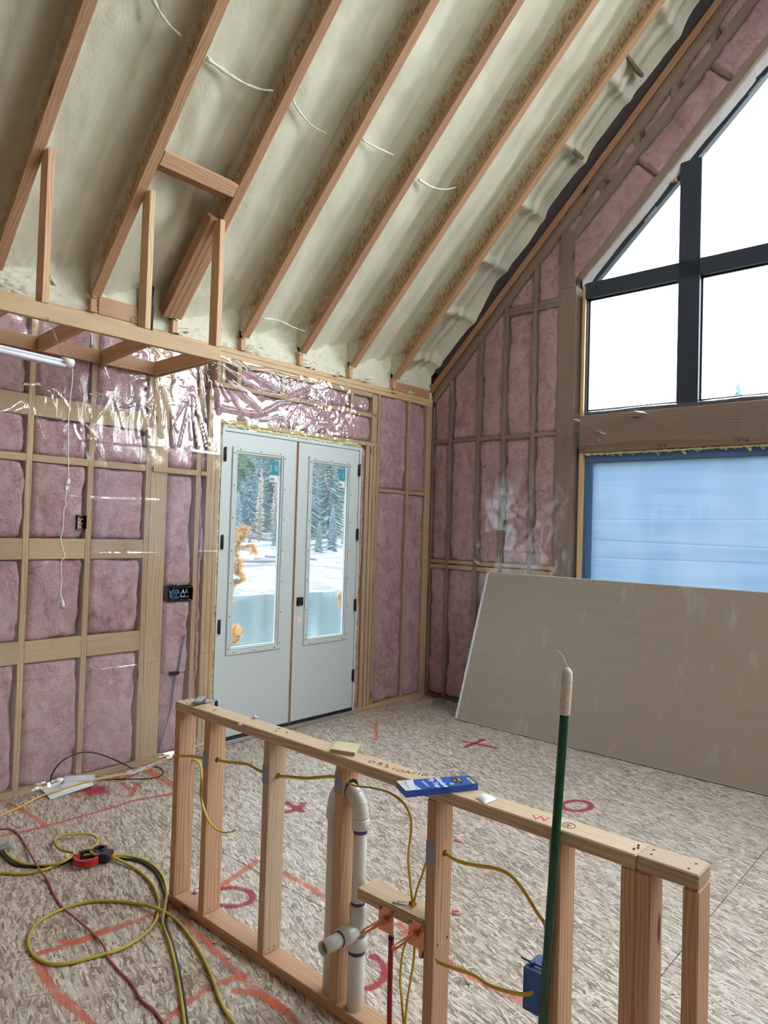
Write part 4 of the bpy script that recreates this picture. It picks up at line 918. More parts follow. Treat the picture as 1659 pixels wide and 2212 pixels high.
# nail heads and pencil notes on the plate
for x, y in ((-4.0, -1.75), (-3.97, -1.755), (-4.01, -1.79), (-3.97, -3.83), (-3.985, -3.835), (-4.0, -3.83), (-3.97, -3.87), (-4.0, -3.875), (-3.97, -3.975), (-4.01, -3.97), (-3.97, -2.38), (-4.0, -2.40), (-3.98, -2.44)): cyl('nail_head', (x, y, HH + .0015), (x, y, HH + .0032), .0035, INK, pw, 8)
for i_ in (1, 2):
    for dx in (.03, .06): cyl('nail_head', (XF + dx, sts[i_] - .0002, .055), (XF + dx, sts[i_] - .0016, .055), .004, STEEL, pw, 8)
for u, v in ((945, 2042), (966, 2024)): p = PY(u, v, -3.2165); cyl('nail_hole', p, p + Vector((0, -.0008, 0)), .004, INK, pw, 8)
def note(s_, x, y, rot, sz, mat, z=HH + .0006): text('pencil_note', s_, sz, Matrix.Translation((x, y, z)) @ Matrix.Rotation(rot, 4, 'Z'), mat, pw, .0001)
note('O R L', -3.985, -2.93, math.radians(-75), .035, INK); note('~ a c', -3.99, -2.97, math.radians(-80), .04, INKR); note('OA//10i', -3.975, -3.07, math.radians(-70), .035, INK); note('\u2295' if False else '+', -3.985, -3.64, .4, .04, INK)
tube('pencil_ring', [(-3.985 + .018 * math.cos(a), -3.64 + .018 * math.sin(a), HH + .0008) for a in np.linspace(0, 2 * math.pi, 12)], .0007, INK, pw, 2, 4); note('W', -4.0, -3.56, -1.2, .05, INKR); note('E e', -4.0, -1.90, .5, .03, INKR); note('o l', -3.99, -1.97, .3, .025, INK)

# ---------------- drain pipe
dp = root('drain_pipe', (-3.985, -2.85, 0), 'white plastic drain pipe with a tee and a purple-primed elbow in the half wall', 'pipe')
PXc, PYc = -3.985, -2.852
cyl('lower_pipe', (PXc, PYc, .012), (PXc, PYc, .245), .030, PVC, dp, 28); lathe('primer_band', (PXc, PYc, .225), (PXc, PYc, .242), [(0, .0303), (.017, .0305)], PURPLE, dp, 28)
lathe('tee', (PXc, PYc, .24), (PXc, PYc, .40), [(0, .0305), (.001, .0365), (.035, .0365), (.040, .032), (.075, .030), (.11, .029), (.115, .031), (.15, .031), (.152, .026)], PVC, dp, 28)
lathe('label_band', (PXc, PYc, .288), (PXc, PYc, .312), [(0, .0325), (.024, .0318)], GREY, dp, 28)
lathe('tee_branch', (PXc, PYc, .305), (PXc - 1, PYc, .305), [(.0, .027), (.03, .028), (.045, .031), (.085, .031), (.087, .026)], PVC, dp, 28); lathe('seal_ring', (PXc - .086, PYc, .305), (PXc - 1, PYc, .305), [(0, .0265), (.004, .0265)], PURPLE, dp, 28)
lathe('stub_pipe', (PXc - .09, PYc, .305), (PXc - 1, PYc, .305), [(0, .024), (.075, .024), (.075, .0205), (.002, .0205)], PVC, dp, 28, True)
lathe('stub_bore', (PXc - .15, PYc, .305), (PXc - .149, PYc, .305), [(0, .0204), (.0005, .0204)], plain('pipe_inside', (.30, .28, .24), .7), dp, 20)
cyl('upper_pipe', (PXc, PYc, .385), (PXc, PYc, .660), .0242, PVC, dp, 28); lathe('primer_band', (PXc, PYc, .391), (PXc, PYc, .402), [(0, .0246), (.011, .0246)], PURPLE, dp, 28); lathe('primer_band', (PXc, PYc, .638), (PXc, PYc, .652), [(0, .0246), (.014, .0246)], PURPLE, dp, 28)
lathe('elbow_socket', (PXc, PYc, .652), (PXc, PYc, .69), [(0, .026), (.001, .0305), (.034, .0305), (.038, .027)], PVC, dp, 28)
YV = -2.722; YM = (PYc + YV) / 2; RA = (YV - PYc) / 2
tube('elbow', [(PXc, YM - RA * math.cos(a), .690 + RA * 1.25 * math.sin(a)) for a in np.linspace(0, math.pi, 11)], .0285, PVC, dp, 3, 24)
for a in (.55, 1.0): 
    p = Vector((PXc, YM - RA * math.cos(a), .690 + RA * 1.25 * math.sin(a))); t_ = Vector((0, RA * math.sin(a), RA * 1.25 * math.cos(a))).normalized(); lathe('elbow_seam', p - t_ * .004, p, [(0, .0286), (.002, .0302), (.006, .0302), (.008, .0286)], PVC, dp, 24)
lathe('vent_socket', (PXc, YV, .652), (PXc, YV, .69), [(0, .026), (.001, .0305), (.034, .0305), (.038, .027)], PVC, dp, 28); cyl('vent_pipe', (PXc, YV, .012), (PXc, YV, .66), .0242, PVC, dp, 28)
# ---------------- water pipes
def stubout(y, z, lab):
    r_ = root('copper_stub', (-4.035, y, z), lab, 'pipe')
    pl_ = abox('bracket', (XF - .004, y - .034, z - .045), (XF - .0015, y + .030, z + .038), COPPER, r_, .001); 
    for dy, dz in ((-.026, .028), (.022, .028)): cyl('screw', (XF - .004, y + dy, z + dz), (XF - .009, y + dy, z + dz), .006, STEEL, r_, 10)
    lathe('stub', (XF + .02, y, z - .004), (XF - 1, y, z - .004), [(0, .0085), (.022, .0085), (.024, .0125), (.045, .0125), (.047, .0085), (.125, .0085), (.131, .006), (.134, .001)], COPPER, r_, 18)
    tube('elbow_drop', [(XF + .02, y, z - .004), (XF + .027, y, z - .012), (XF + .03, y, z - .03), (XF + .03, y, z - .09)], .0085, COPPER, r_, 4, 14)
    return r_
stubout(-3.02, .425, 'copper stub pipe on a bracket, the one over the red pipe'); stubout(-3.148, .428, 'copper stub pipe on a bracket, the one nearest the middle stud')
tag(tube('red_pipe', [(XF + .03, -3.02, .36), (XF + .03, -3.02, .2), (XF + .032, -3.022, -.015 + .02)], .0088, REDP, None, 4, 14), 'straight red water pipe rising from the floor to the copper stub', 'pipe')
tag(tube('crimp_ring', [(XF + .03, -3.02, .342), (XF + .03, -3.02, .352)], .0105, BLK, bpy.data.objects['red_pipe'], 1, 14), None); 
tag(tube('blue_pipe', [(XF + .035, -3.163, .36), (XF + .035, -3.168, .2), (XF + .035, -3.168, .005)], .0088, BLUP, None, 4, 14), 'dark blue water pipe close behind the middle stud', 'pipe')
# ---------------- yellow cables in the half wall
FL = lambda a: (.0062, .0028, a)
def cable(nm, P, lab, mat=YEL, side=(0, 0, 1)): return tag(tube(nm, P, .005, mat, None, 6, 8, flat=FL(side)), lab, 'cable')
v3 = lambda u, v, x: tuple(PX(u, v, x))
cable('yellow_cable', [v3(374, 1635, -4.036), v3(385, 1633, -4.037), v3(400, 1633, -4.038), v3(418, 1634, -4.038), v3(436, 1637, -4.035)], 'yellow cable lying across the front of the first stud')
cable('yellow_cable', [v3(470, 1641, -3.985), v3(490, 1646, -4.0), v3(515, 1648, -4.01), v3(538, 1652, -4.02), v3(556, 1663, -4.02), (-3.99, -2.362, .718)], 'yellow cable strung between the second and third studs')
cable('yellow_cable', [(-3.99, -2.40, .72), v3(615, 1677, -4.0), v3(660, 1681, -4.0), v3(690, 1679, -4.01), v3(722, 1678, -4.01), (-3.99, -2.764, .79)], 'yellow cable strung between the third and fourth studs')
cable('yellow_cable', [v3(750, 1690, -4.0), v3(770, 1698, -4.025), v3(800, 1701, -4.03), v3(840, 1712, -4.03), v3(872, 1735, -4.02), v3(887, 1765, -4.01), v3(888, 1800, -4.0), v3(882, 1850, -4.0), v3(886, 1900, -3.995), v3(892, 1958, -3.993)], 'yellow cable arching from the elbow down to the pipe block', side=(1, 0, 0))
cable('yellow_cable', [v3(921, 1862, -4.0), v3(912, 1890, -3.99), v3(900, 1925, -3.99), v3(893, 1958, -3.985)], 'short yellow cable from the middle stud into the pipe block', side=(1, 0, 0))
cable('yellow_cable', [v3(890, 2015, -3.99), v3(872, 2050, -3.99), v3(865, 2110, -3.98), v3(868, 2160, -3.98), v3(874, 2230, -3.98), (-3.98, -3.09, .008)], 'yellow cable bowing left below the pipe block', side=(1, 0, 0))
cable('yellow_cable', [v3(896, 2018, -3.985), v3(894, 2070, -3.985), v3(885, 2130, -3.975), v3(878, 2180, -3.975), v3(877, 2230, -3.975), (-3.975, -3.105, .008)], 'yellow cable bowing right below the pipe block', side=(1, 0, 0))
cable('yellow_cable', [v3(960, 1842, -3.99), v3(985, 1858, -4.0), v3(1020, 1868, -4.0), v3(1070, 1876, -4.01), v3(1105, 1893, -4.01), v3(1135, 1930, -4.0), v3(1160, 1972, -4.0), v3(1178, 2000, -4.0), v3(1186, 2060, -4.0)], 'yellow cable sagging from the middle stud toward the blue box')
ce = cable('yellow_cable', [v3(944, 2078, -4.05), v3(975, 2090, -4.05), v3(1020, 2105, -4.05), v3(1060, 2130, -4.05), v3(1110, 2145, -4.05), v3(1140, 2147, -4.05), v3(1168, 2135, -4.035)], 'loose yellow cable end poking out of the blue box')
for k, m_ in ((-1, BLK), (1, WHW)): tube('bare_wire', [v3(945, 2078 + k * 2, -4.05), v3(941, 2074 + k * 3, -4.052)], .0016, m_, ce, 1, 6)
cable('yellow_cable', [v3(418, 1640, -3.95), v3(432, 1650, -3.955), v3(436, 1680, -4.0), v3(434, 1720, -4.04), v3(445, 1760, -4.05), v3(460, 1785, -4.05), v3(480, 1797, -4.05), v3(500, 1797, -4.05), v3(508, 1792, -4.05)], 'loose yellow cable end hanging between the first two studs', side=(1, 0, 0))
# ---------------- blue device box
bb = root('blue_box', (-3.99, -3.54, .4), 'blue plastic device box nailed to the stud behind the green handle', 'outlet box')
a_, b_ = Vector((-4.045, -3.601, .385)), Vector((-3.965, -3.545, .5))
for lo, hi in (((a_.x, a_.y, a_.z), (b_.x, b_.y, a_.z + .003)), ((a_.x, a_.y, b_.z - .003), (b_.x, b_.y, b_.z)), ((a_.x, a_.y, a_.z + .003), (b_.x, a_.y + .003, b_.z - .003)), ((a_.x, b_.y - .003, a_.z + .003), (b_.x, b_.y, b_.z - .003)), ((b_.x - .003, a_.y + .003, a_.z + .003), (b_.x, b_.y - .003, b_.z - .003))): abox('box_side', lo, hi, BLUB, bb, .001)
abox('front_lid', (a_.x - .002, a_.y, a_.z), (a_.x, b_.y, b_.z), BLUB, bb, 0)
cyl('mounting_nail', (a_.x + .02, a_.y + .01, b_.z + .006), (a_.x + .02, b_.y + .02, b_.z + .006), .0025, BLK, bb, 8); box('nail_lug', (a_.x + .012, b_.y - .02, b_.z), (a_.x + .028, b_.y - .01, b_.z + .01), BLUB, bb)
# ---------------- green handle with white grip
hb = PZ(1151, 2500, .004); hp = PX(1201, 1798, -4.0435); hd = (hp - hb).normalized()
def along_v(v):
    lo, hi = 0., 3.
    for _ in range(50):
        m_ = (lo + hi) / 2; d_ = hb + hd * m_ - CAM; vv = 1106 - FPX * d_.dot(CU) / d_.dot(CF)
        if vv > v: lo = m_
        else: hi = m_
    return m_
t1, t2 = along_v(1540), along_v(1438)
gh = root('green_pole', tuple(hb), 'dark green broom pole with a white knobbly grip leaning on the half wall', 'pole')
cyl('pole', hb, hb + hd * t1, .0122, GREEN, gh, 16); L_ = t2 - t1
grip = lathe('grip', hb + hd * (t1 - .004), hb + hd * t2, [(0, .0135), (.004, .0150), (L_ * .3, .0152), (L_ * .78, .0150), (L_ * .9, .0132), (L_ * .97, .008), (L_, .001)], RUB, gh, 20)
sx_ = hd.orthogonal().normalized(); sy_ = hd.cross(sx_); vs = []; fs = []
for i in range(11):
    for k in range(14):
        a = 2 * math.pi * (k + .5 * (i % 2)) / 14; c = hb + hd * (t1 + .008 + i * L_ * .062) + (sx_ * math.cos(a) + sy_ * math.sin(a)) * .0149; nrm_ = (sx_ * math.cos(a) + sy_ * math.sin(a)); tt = nrm_.cross(hd); n0 = len(vs)
        vs += [c + hd * .002, c + tt * .002, c - hd * .002, c - tt * .002, c + nrm_ * .0016]; fs += [(n0, n0 + 1, n0 + 4), (n0 + 1, n0 + 2, n0 + 4), (n0 + 2, n0 + 3, n0 + 4), (n0 + 3, n0, n0 + 4)]
kn = mesh('grip_bumps', vs, fs, RUB, gh); kn['kind'] = 'stuff'
# thin string at the grip's end
tag(tube('thread', [hb + hd * (t2 - .002), PX(1219, 1425, -4.03), PX(1213, 1413, -4.02), PX(1202, 1404, -4.01)], .0008, WHW, None, 3, 5), 'frayed white thread curling above the white grip', 'thread')

# ================================================================== THINGS ON THE HALF WALL
ZT = HH + .001
def flatp(pts, z0, z1, mat, nm, par=None):
    n = len(pts); V = [(x, y, z0) for x, y in pts] + [(x, y, z1) for x, y in pts]
    return mesh(nm, V, [tuple(range(n))[::-1], tuple(range(n, 2 * n))] + [(i, (i + 1) % n, n + (i + 1) % n, n + i) for i in range(n)], mat, par)
ft = root('fly_trap_pack', (-4.0, -3.2, ZT), 'flat blue window fly trap package lying across the half wall', 'package')
A, B, C_, D_ = [Vector(PZ(u, v, .918)) for u, v in ((856, 1687), (1012, 1674), (1033, 1692), (877, 1709))]
ZP = .918
flatp([(p.x, p.y) for p in (A, D_, C_, B)], ZT, ZP, PBLUE, 'card_body', ft)
def at_(s, t, dz=0.): p = A.lerp(B, s).lerp(D_.lerp(C_, s), t); return (p.x, p.y)
def patch(st, mat, nm, k=1): return flatp([at_(*q) for q in st], ZP + .0002 * k, ZP + .0002 * k + .0002, mat, nm, ft)
patch([(.0, .02), (.0, .98), (.215, .98), (.19, .72), (.18, .5), (.2, .25), (.225, .02)], PWHT, 'white_panel'); patch([(.925, .30), (.925, .97), (.965, .97), (.965, .30)], PYEL, 'yellow_label')
ux = (B - A).normalized(); uy = Vector((-ux.y, ux.x, 0))   # pack's up runs to the right end; print reads from the far edge to the near edge
def ptext(s_, s, t, sz, mat, k=3, bold=0.):
    x, y = at_(s, t); rd = (D_ - A).normalized(); rd.z = 0; rd.normalize(); upv = Vector((-rd.y, rd.x, 0)); 
    M = Matrix(((rd.x, upv.x, 0, x), (rd.y, upv.y, 0, y), (0, 0, 1, ZP + .0003 * k), (0, 0, 0, 1))); return text('printed_words', s_, sz, M, mat, ft, .0001, bold)
WP = plain('white_print', (.82, .86, .92), .5)
ptext('Window', .545, .54, .0245, WP, bold=.0006); ptext('Fly Trap', .45, .54, .0235, WP, bold=.0006); 
def pline(s_, t0, t1, wd, mat, k=3): patch([(s_ - wd, t0), (s_ - wd, t1), (s_ + wd, t1), (s_ + wd, t0)], mat, 'fine_print_line', k)
pline(.335, .2, .85, .004, WP); pline(.315, .25, .8, .004, WP)
pline(.10, .12, .30, .005, INK); pline(.085, .12, .80, .003, GREY); pline(.065, .12, .85, .003, GREY); pline(.045, .12, .5, .002, GREY); pline(.16, .78, .92, .005, INK)
st_ = []
for k in range(14): a = 2 * math.pi * k / 14; q = .40 if k % 2 else .22; st_.append((.775 + q * .22 * math.cos(a), .47 + q * math.sin(a) * .95))
patch(st_[::-1], INK, 'black_burst', 2); st_ = []
for k in range(10): a = 2 * math.pi * k / 10; q = .28 if k % 2 else .19; st_.append((.775 + q * .2 * math.cos(a), .47 + q * math.sin(a)))
patch(st_[::-1], PYEL, 'yellow_burst', 4); ptext('Raid', .775, .47, .020, INK, 7, .0008); patch([(.655 + .03 * math.cos(a), .78 + .12 * math.sin(a)) for a in np.linspace(0, 6, 12)][::-1], PGREEN, 'green_seal', 2); pline(.945, .42, .85, .004, INK, 4)
# notebook
nb = root('notebook', (-3.97, -2.78, ZT), 'small spiral notebook of tan paper lying on the half wall', 'notebook')
na, nb_, nc, nd = [Vector(PZ(u, v, .909)) for u, v in ((717, 1614), (729, 1603), (777, 1607), (764, 1626))]
q4 = [PZ(714, 1619, .909), PZ(766, 1627, .909), PZ(777, 1607, .909), PZ(729, 1601, .909)]
q4 = [Vector((p.x, p.y, 0)) for p in q4]; ctr = sum(q4, Vector()) / 4
for k in range(6):
    off = Vector((R.uniform(-.003, .003), R.uniform(-.003, .003), 0)); flatp([((p + off).x, (p + off).y) for p in q4], ZT + .0022 * k, ZT + .0022 * k + .0019, PAPER if k else PAPER, 'page_block' if k else 'cover', nb)
e0_, e1_ = q4[3], q4[2]
for k in range(12):
    p = e0_.lerp(e1_, (k + .5) / 12); d_ = (q4[0] - q4[3]).normalized(); tube('wire_coil', [p + d_ * .006 * math.cos(a) + Vector((0, 0, ZT + .008 + .007 * math.sin(a))) for a in np.linspace(-.5, 4.2, 7)], .0007, INK, nb, 2, 5)
# white sachet
sq = [PZ(1027, 1722, .9), PZ(1048, 1736, .9), PZ(1074, 1725, .9), PZ(1045, 1713, .9)]
def f(U, V):
    a = np.array(sq[0])[None] * ((1 - U) * (1 - V))[:, None] + np.array(sq[1])[None] * (U * (1 - V))[:, None] + np.array(sq[2])[None] * (U * V)[:, None] + np.array(sq[3])[None] * ((1 - U) * V)[:, None]
    b = (np.clip(np.sin(np.pi * U) * np.sin(np.pi * V), 0, 1) ** .6); a[:, 2] = ZT + .001 + .010 * b + .002 * fbm(U * 7, V * 7, 3) * b; return a
P, F = grid(16, 16, f); sc_ = root('sachet', tuple(PZ(1048, 1724, ZT)), 'small crinkled white sachet on the half wall near the green pole', 'sachet'); mesh('pouch_top', P, F, PAPW, sc_, True)
P2 = P.copy(); P2[:, 2] = ZT + .0004; mesh('pouch_bottom', P2, F[:, ::-1], PAPW, sc_)
# heap of nail plates at the far end
for k in range(5):
    c = Vector((-3.955 + R.uniform(-.03, .02), -1.825 + R.uniform(-.012, .012), ZT + .003 + .0035 * k)); a = R.uniform(-.5, .9); r_ = root('loose_nail_plate', tuple(c), 'grey toothed nail plate in the loose heap on the far end of the half wall', 'nail plate', 'loose nail plates on the half wall')
    d_ = Vector((math.cos(a), math.sin(a), R.uniform(-.04, .05))); beam('plate', c - d_ * .045, c + d_ * .045, .036, .0014, (-math.sin(a), math.cos(a), 0), STEEL, r_, 0)
    for s in (-1, 1):
        for j in range(3):
            p = c + d_ * .042 * s + Vector((-math.sin(a), math.cos(a), 0)) * (-.012 + .012 * j); beam('tooth', p, p + Vector((0, 0, .006)), .004, .001, d_, STEEL, r_, 0)
tag(tube('wire_scrap', [(-3.99, -1.86, ZT + .002), (-3.97, -1.87, ZT + .012), (-3.95, -1.86, ZT + .004), (-3.96, -1.84, ZT + .002), (-3.98, -1.85, ZT + .008)], .0012, STEEL, None, 4, 6), 'bent steel wire scrap beside the heap of nail plates', 'wire')
# nails and a red connector on the pipe block
zb = .4755
def nail(a, b, lab):
    a = Vector(a); b = Vector(b); r_ = root('nail', tuple(a), lab, 'nail'); cyl('shank', a, b, .0016, STEEL, r_, 8); d_ = (b - a).normalized(); cyl('head', a - d_ * .001, a + d_ * .001, .0045, STEEL, r_, 12)
nail((-4.018, -3.04, zb + .003), (-4.0, -3.085, zb + .002), 'steel nail lying on the pipe block, head toward the pipes'); nail((-4.01, -3.052, zb + .007), (-3.985, -3.08, zb + .005), 'second steel nail crossing the first on the pipe block')
tag(lathe('wire_nut', (-3.985, -3.082, zb + .006), (-3.975, -3.108, zb + .006), [(0, .006), (.006, .0058), (.024, .004)], REDPL, None, 12), 'small red wire connector beside the cables on the pipe block', 'connector')

# ================================================================== FLOOR CLUTTER
def cord(nm, px, r, mat, lab, z=None, cat='cord', hs=None):
    P = []
    for i, (u, v) in enumerate(px):
        p = PZ(u, v, (hs[i] if hs else 0) + r + .0015); P.append(p)
    return tag(tube(nm, P, r, mat, None, 7, 10), lab, cat)
cord('extension_cord', [(-60, 1880), (0, 1885), (55, 1887), (110, 1874), (160, 1852), (200, 1846), (240, 1851), (290, 1875), (325, 1905), (342, 1945), (338, 1985), (310, 2020), (260, 2050), (210, 2065), (140, 2082), (95, 2078), (66, 2055), (62, 2025), (80, 1995), (120, 1970), (180, 1950), (240, 1946), (300, 1953), (345, 1965), (385, 1992), (425, 2045), (455, 2105), (480, 2170), (520, 2235)], .0068, YEL2, 'thick yellow extension cord looping wide over the floor', hs=[0] * 4 + [.012, .02, .012] + [0] * 16 + [.014] + [0] * 5)
cord('extension_cord', [(-40, 1790), (0, 1825), (20, 1850), (45, 1864), (80, 1870), (125, 1866), (160, 1845), (130, 1835), (118, 1818), (130, 1806), (160, 1802), (195, 1803), (210, 1812), (208, 1825), (195, 1838), (215, 1848), (270, 1848), (320, 1862), (350, 1890), (360, 1925), (356, 1960), (352, 1995), (368, 2040), (382, 2100), (392, 2160), (402, 2235)], .0066, YEL2, 'yellow extension cord with the small loop by the red hanger', hs=[.0] * 5 + [.014, .03, .02] + [.012] * 6 + [.03, .03, .01] + [0] * 2 + [0, .016] + [0] * 5)
cord('power_cable', [(-30, 1808), (5, 1845), (28, 1866), (70, 1872), (120, 1870), (162, 1856), (200, 1850), (240, 1853), (300, 1860), (335, 1883), (352, 1915), (361, 1960), (357, 1995), (373, 2040), (387, 2100), (397, 2160), (407, 2235)], .006, BLK, 'black cord running beside the yellow one through the red hanger', hs=[0, 0, 0, 0, 0, .006, .016, .004, 0, 0, 0, 0, 0, 0, 0, 0, 0])
cord('red_cable', [(-40, 1800), (10, 1790), (35, 1797), (55, 1825), (80, 1870), (105, 1905), (115, 1930), (135, 1960), (165, 1985), (205, 2020), (225, 2045), (232, 2065), (255, 2095), (285, 2125), (305, 2160), (335, 2185), (370, 2235)], .0048, RBC, 'thin dusty red cord snaking toward the camera', hs=[0] * 4 + [.016, 0, 0, 0, .014, 0, .014] + [0] * 6)
cord('ochre_cable', [(-60, 1790), (0, 1763), (40, 1745), (95, 1717), (140, 1703), (200, 1685), (290, 1668), (340, 1645), (375, 1636), (420, 1618), (442, 1608), (490, 1598), (560, 1591), (603, 1580)], .0055, ORN, 'long ochre cable running along the back wall past the door', hs=[0, 0, 0, .02, .022, .03, 0, 0, 0, 0, 0, 0, 0, 0])
# black cable arch springing off the floor by the wall
a0 = PZ(108, 1697, .006); a1 = PZ(298, 1668, .006); ty = (a0.y + a1.y) / 2
tag(tube('black_cable', [PZ(108, 1697, .006), PY(113, 1672, ty), PY(133, 1645, ty), PY(165, 1628, ty), PY(192, 1625, ty), PY(222, 1631, ty), PY(262, 1648, ty), PZ(285, 1660, .01), PZ(299, 1668, .006)], .0045, BLK, None, 6, 8), 'black cable arching up off the floor over the white box', 'cable')
cord('black_cable', [(-20, 1719), (60, 1697), (105, 1690), (135, 1686), (150, 1690)], .005, BLK, 'black cable lying along the sole plate at far left', cat='cable')
cord('black_cable', [(195, 1685), (260, 1683), (320, 1682), (348, 1675), (352, 1664), (335, 1656), (305, 1660), (280, 1659), (240, 1658), (198, 1670)], .003, BLK, 'thin black cable looped on the floor right of the white box', cat='cable')
# white boxes
def slab(nm, px, z0, h, mat, lab, cat, tilt=0.):
    p = [PZ(u, v, z0 + h) for u, v in px]; r_ = root(nm, tuple(sum((Vector(q) for q in p), Vector()) / 4), lab, cat)
    return r_, flatp([(q.x, q.y) for q in p][::-1], z0, z0 + h, mat, 'shell', r_)
wb, _s = slab('white_box', [(140, 1676), (205, 1673), (199, 1684), (137, 1688)], .002, .045, WPL, 'low white box with grey sides standing behind the tilted white panel', 'box')
q_ = [PZ(202, 1697, .012), PZ(108, 1727, .003), PZ(87, 1704, .012), PZ(180, 1677, .052)]
wp = root('cover_plate', tuple(q_[1]), 'flat white plastic cover plate lying tilted on the floor by the left wall', 'panel')
V = [Vector(p) for p in q_] + [Vector(p) + Vector((0, 0, .008)) for p in q_]; mesh('plate', V, [(3, 2, 1, 0), (4, 5, 6, 7), (0, 1, 5, 4), (1, 2, 6, 5), (2, 3, 7, 6), (3, 0, 4, 7)], PAPW, wp)
c_ = sum(V[4:], Vector()) / 4; nn_ = (V[5] - V[4]).cross(V[7] - V[4]).normalized(); e1v = (V[5] - V[4]).normalized(); e2v = nn_.cross(e1v)
if nn_.z < 0: nn_ = -nn_
tube('moulded_ring', [c_ + nn_ * .001 + e1v * .045 * math.cos(a) + e2v * .045 * math.sin(a) for a in np.linspace(0, 2 * math.pi, 16)], .0014, GREY, wp, 2, 5)
# red and black cord hanger
ch = root('cord_hanger', tuple(PZ(195, 1852)), 'red and black plastic clip hanger holding the coiled cords', 'hanger')
cc = PZ(190, 1857, .03)
def arc(cx, cy, r0, r1, a0, a1, z0, z1, mat, nm):
    n = 18; V = []; F = []
    for i in range(n + 1):
        a = math.radians(a0 + (a1 - a0) * i / n)
        for r_, z_ in ((r0, z0), (r1, z0), (r1, z1), (r0, z1)): V.append((cx + r_ * math.cos(a), cy + r_ * math.sin(a), z_))
    for i in range(n):
        for k in range(4): F.append((i * 4 + k, i * 4 + (k + 1) % 4, (i + 1) * 4 + (k + 1) % 4, (i + 1) * 4 + k))
    F += [(0, 1, 2, 3)[::-1], tuple(n * 4 + k for k in range(4))]; return mesh(nm, V, F, mat, ch)
hc = PZ(188, 1853, .03)
fx = Vector((CR.x, CR.y, 0)).normalized(); ang = math.degrees(math.atan2(fx.y, fx.x))
arc(hc.x, hc.y, .048, .064, ang + 150, ang + 350, .010, .042, REDPL, 'red_jaw'); arc(hc.x, hc.y, .044, .066, ang - 5, ang + 150, .008, .045, BLK, 'black_jaw')
h2 = hc + Vector((fx.y * -1, fx.x, 0)) * .09 + fx * .03
arc(h2.x, h2.y, .018, .034, ang - 60, ang + 200, .012, .042, BLK, 'hook')
p = hc + fx * .075 + Vector((-fx.y, fx.x, 0)) * .03; beam('body', p - fx * .015 + Vector((0, 0, 0)), p + fx * .035, .075, .04, (-fx.y, fx.x, 0), BLK, ch, .006); cyl('pivot_pin', hc + fx * -.056 + Vector((0, 0, .012)), hc + fx * -.056 + Vector((0, 0, .017)), .008, STEEL, ch, 12)
beam('body_stripe', p + fx * .036, p + fx * .040, .05, .01, (-fx.y, fx.x, 0), REDPL, ch, .001)
tag(abox('steel_clip', PZ(-4, 1845, 0), PZ(-4, 1845, 0) + Vector((.06, .05, .025)), STEEL, None), 'grey steel clip at the left edge beside the cords', 'clip')
# corner cables, fluff, scraps
cord('white_cable', [(928, 1516), (940, 1511), (960, 1509), (985, 1514), (996, 1519)], .006, WHW, 'short white cable stub on the floor in the far corner', cat='cable')
cord('white_cable', [(958, 1513), (975, 1519), (1000, 1527)], .0028, WHW, 'thin white wire beside the cable stub in the far corner', cat='wire')
def fluff(u, v, s, lab, mat=PINK, zz=0.):
    p = PZ(u, v, zz + s * .5); P, F = grid(12, 16, lambda U, V: np.array(tuple(p)) + (s * (1 + .9 * fbm(U * 5 + u, V * 6 + v, int(u))) * np.array([1, 1, .7])[:, None] * np.stack([np.sin(np.pi * U) * np.cos(2 * np.pi * V), np.sin(np.pi * U) * np.sin(2 * np.pi * V), np.cos(np.pi * U)])).T)
    return tag(mesh('wool_tuft', P, F, mat, None, True), lab, 'tuft')
fluff(990, 1812, .02, 'pale pink wool tuft on the floor right of the middle stud'); fluff(985, 1968, .018, 'deeper pink wool tuft low beside the middle stud'); fluff(425, 1924, .014, 'small pink tuft on the bottom plate by the first stud', zz=.04)
fluff(519, 1565, .008, 'tiny pink tuft stuck on the half wall plate edge', zz=.89); fluff(552, 1549, .010, 'tiny white tuft on the half wall plate in front of the door', WHW, .898)
for i, (u, v, s, a) in enumerate(((355, 1748, .012, .3), (186, 1720, .010, .8), (467, 2032, .02, .5), (1010, 2120, .016, 1.1), (470, 1660, .012, .2), (350, 1843, .01, .9))):
    p = PZ(u, v, .004); beam('wood_chip', p - Vector((math.cos(a), math.sin(a), -.1)) * s, p + Vector((math.cos(a), math.sin(a), .1)) * s, s * .6, .002, (-math.sin(a), math.cos(a), 0), WOOD_PLATE, None, 0); tag(COL.objects[-1], 'pale wood chip lying loose on the floor', 'wood chip', 'wood chips scattered on the floor')
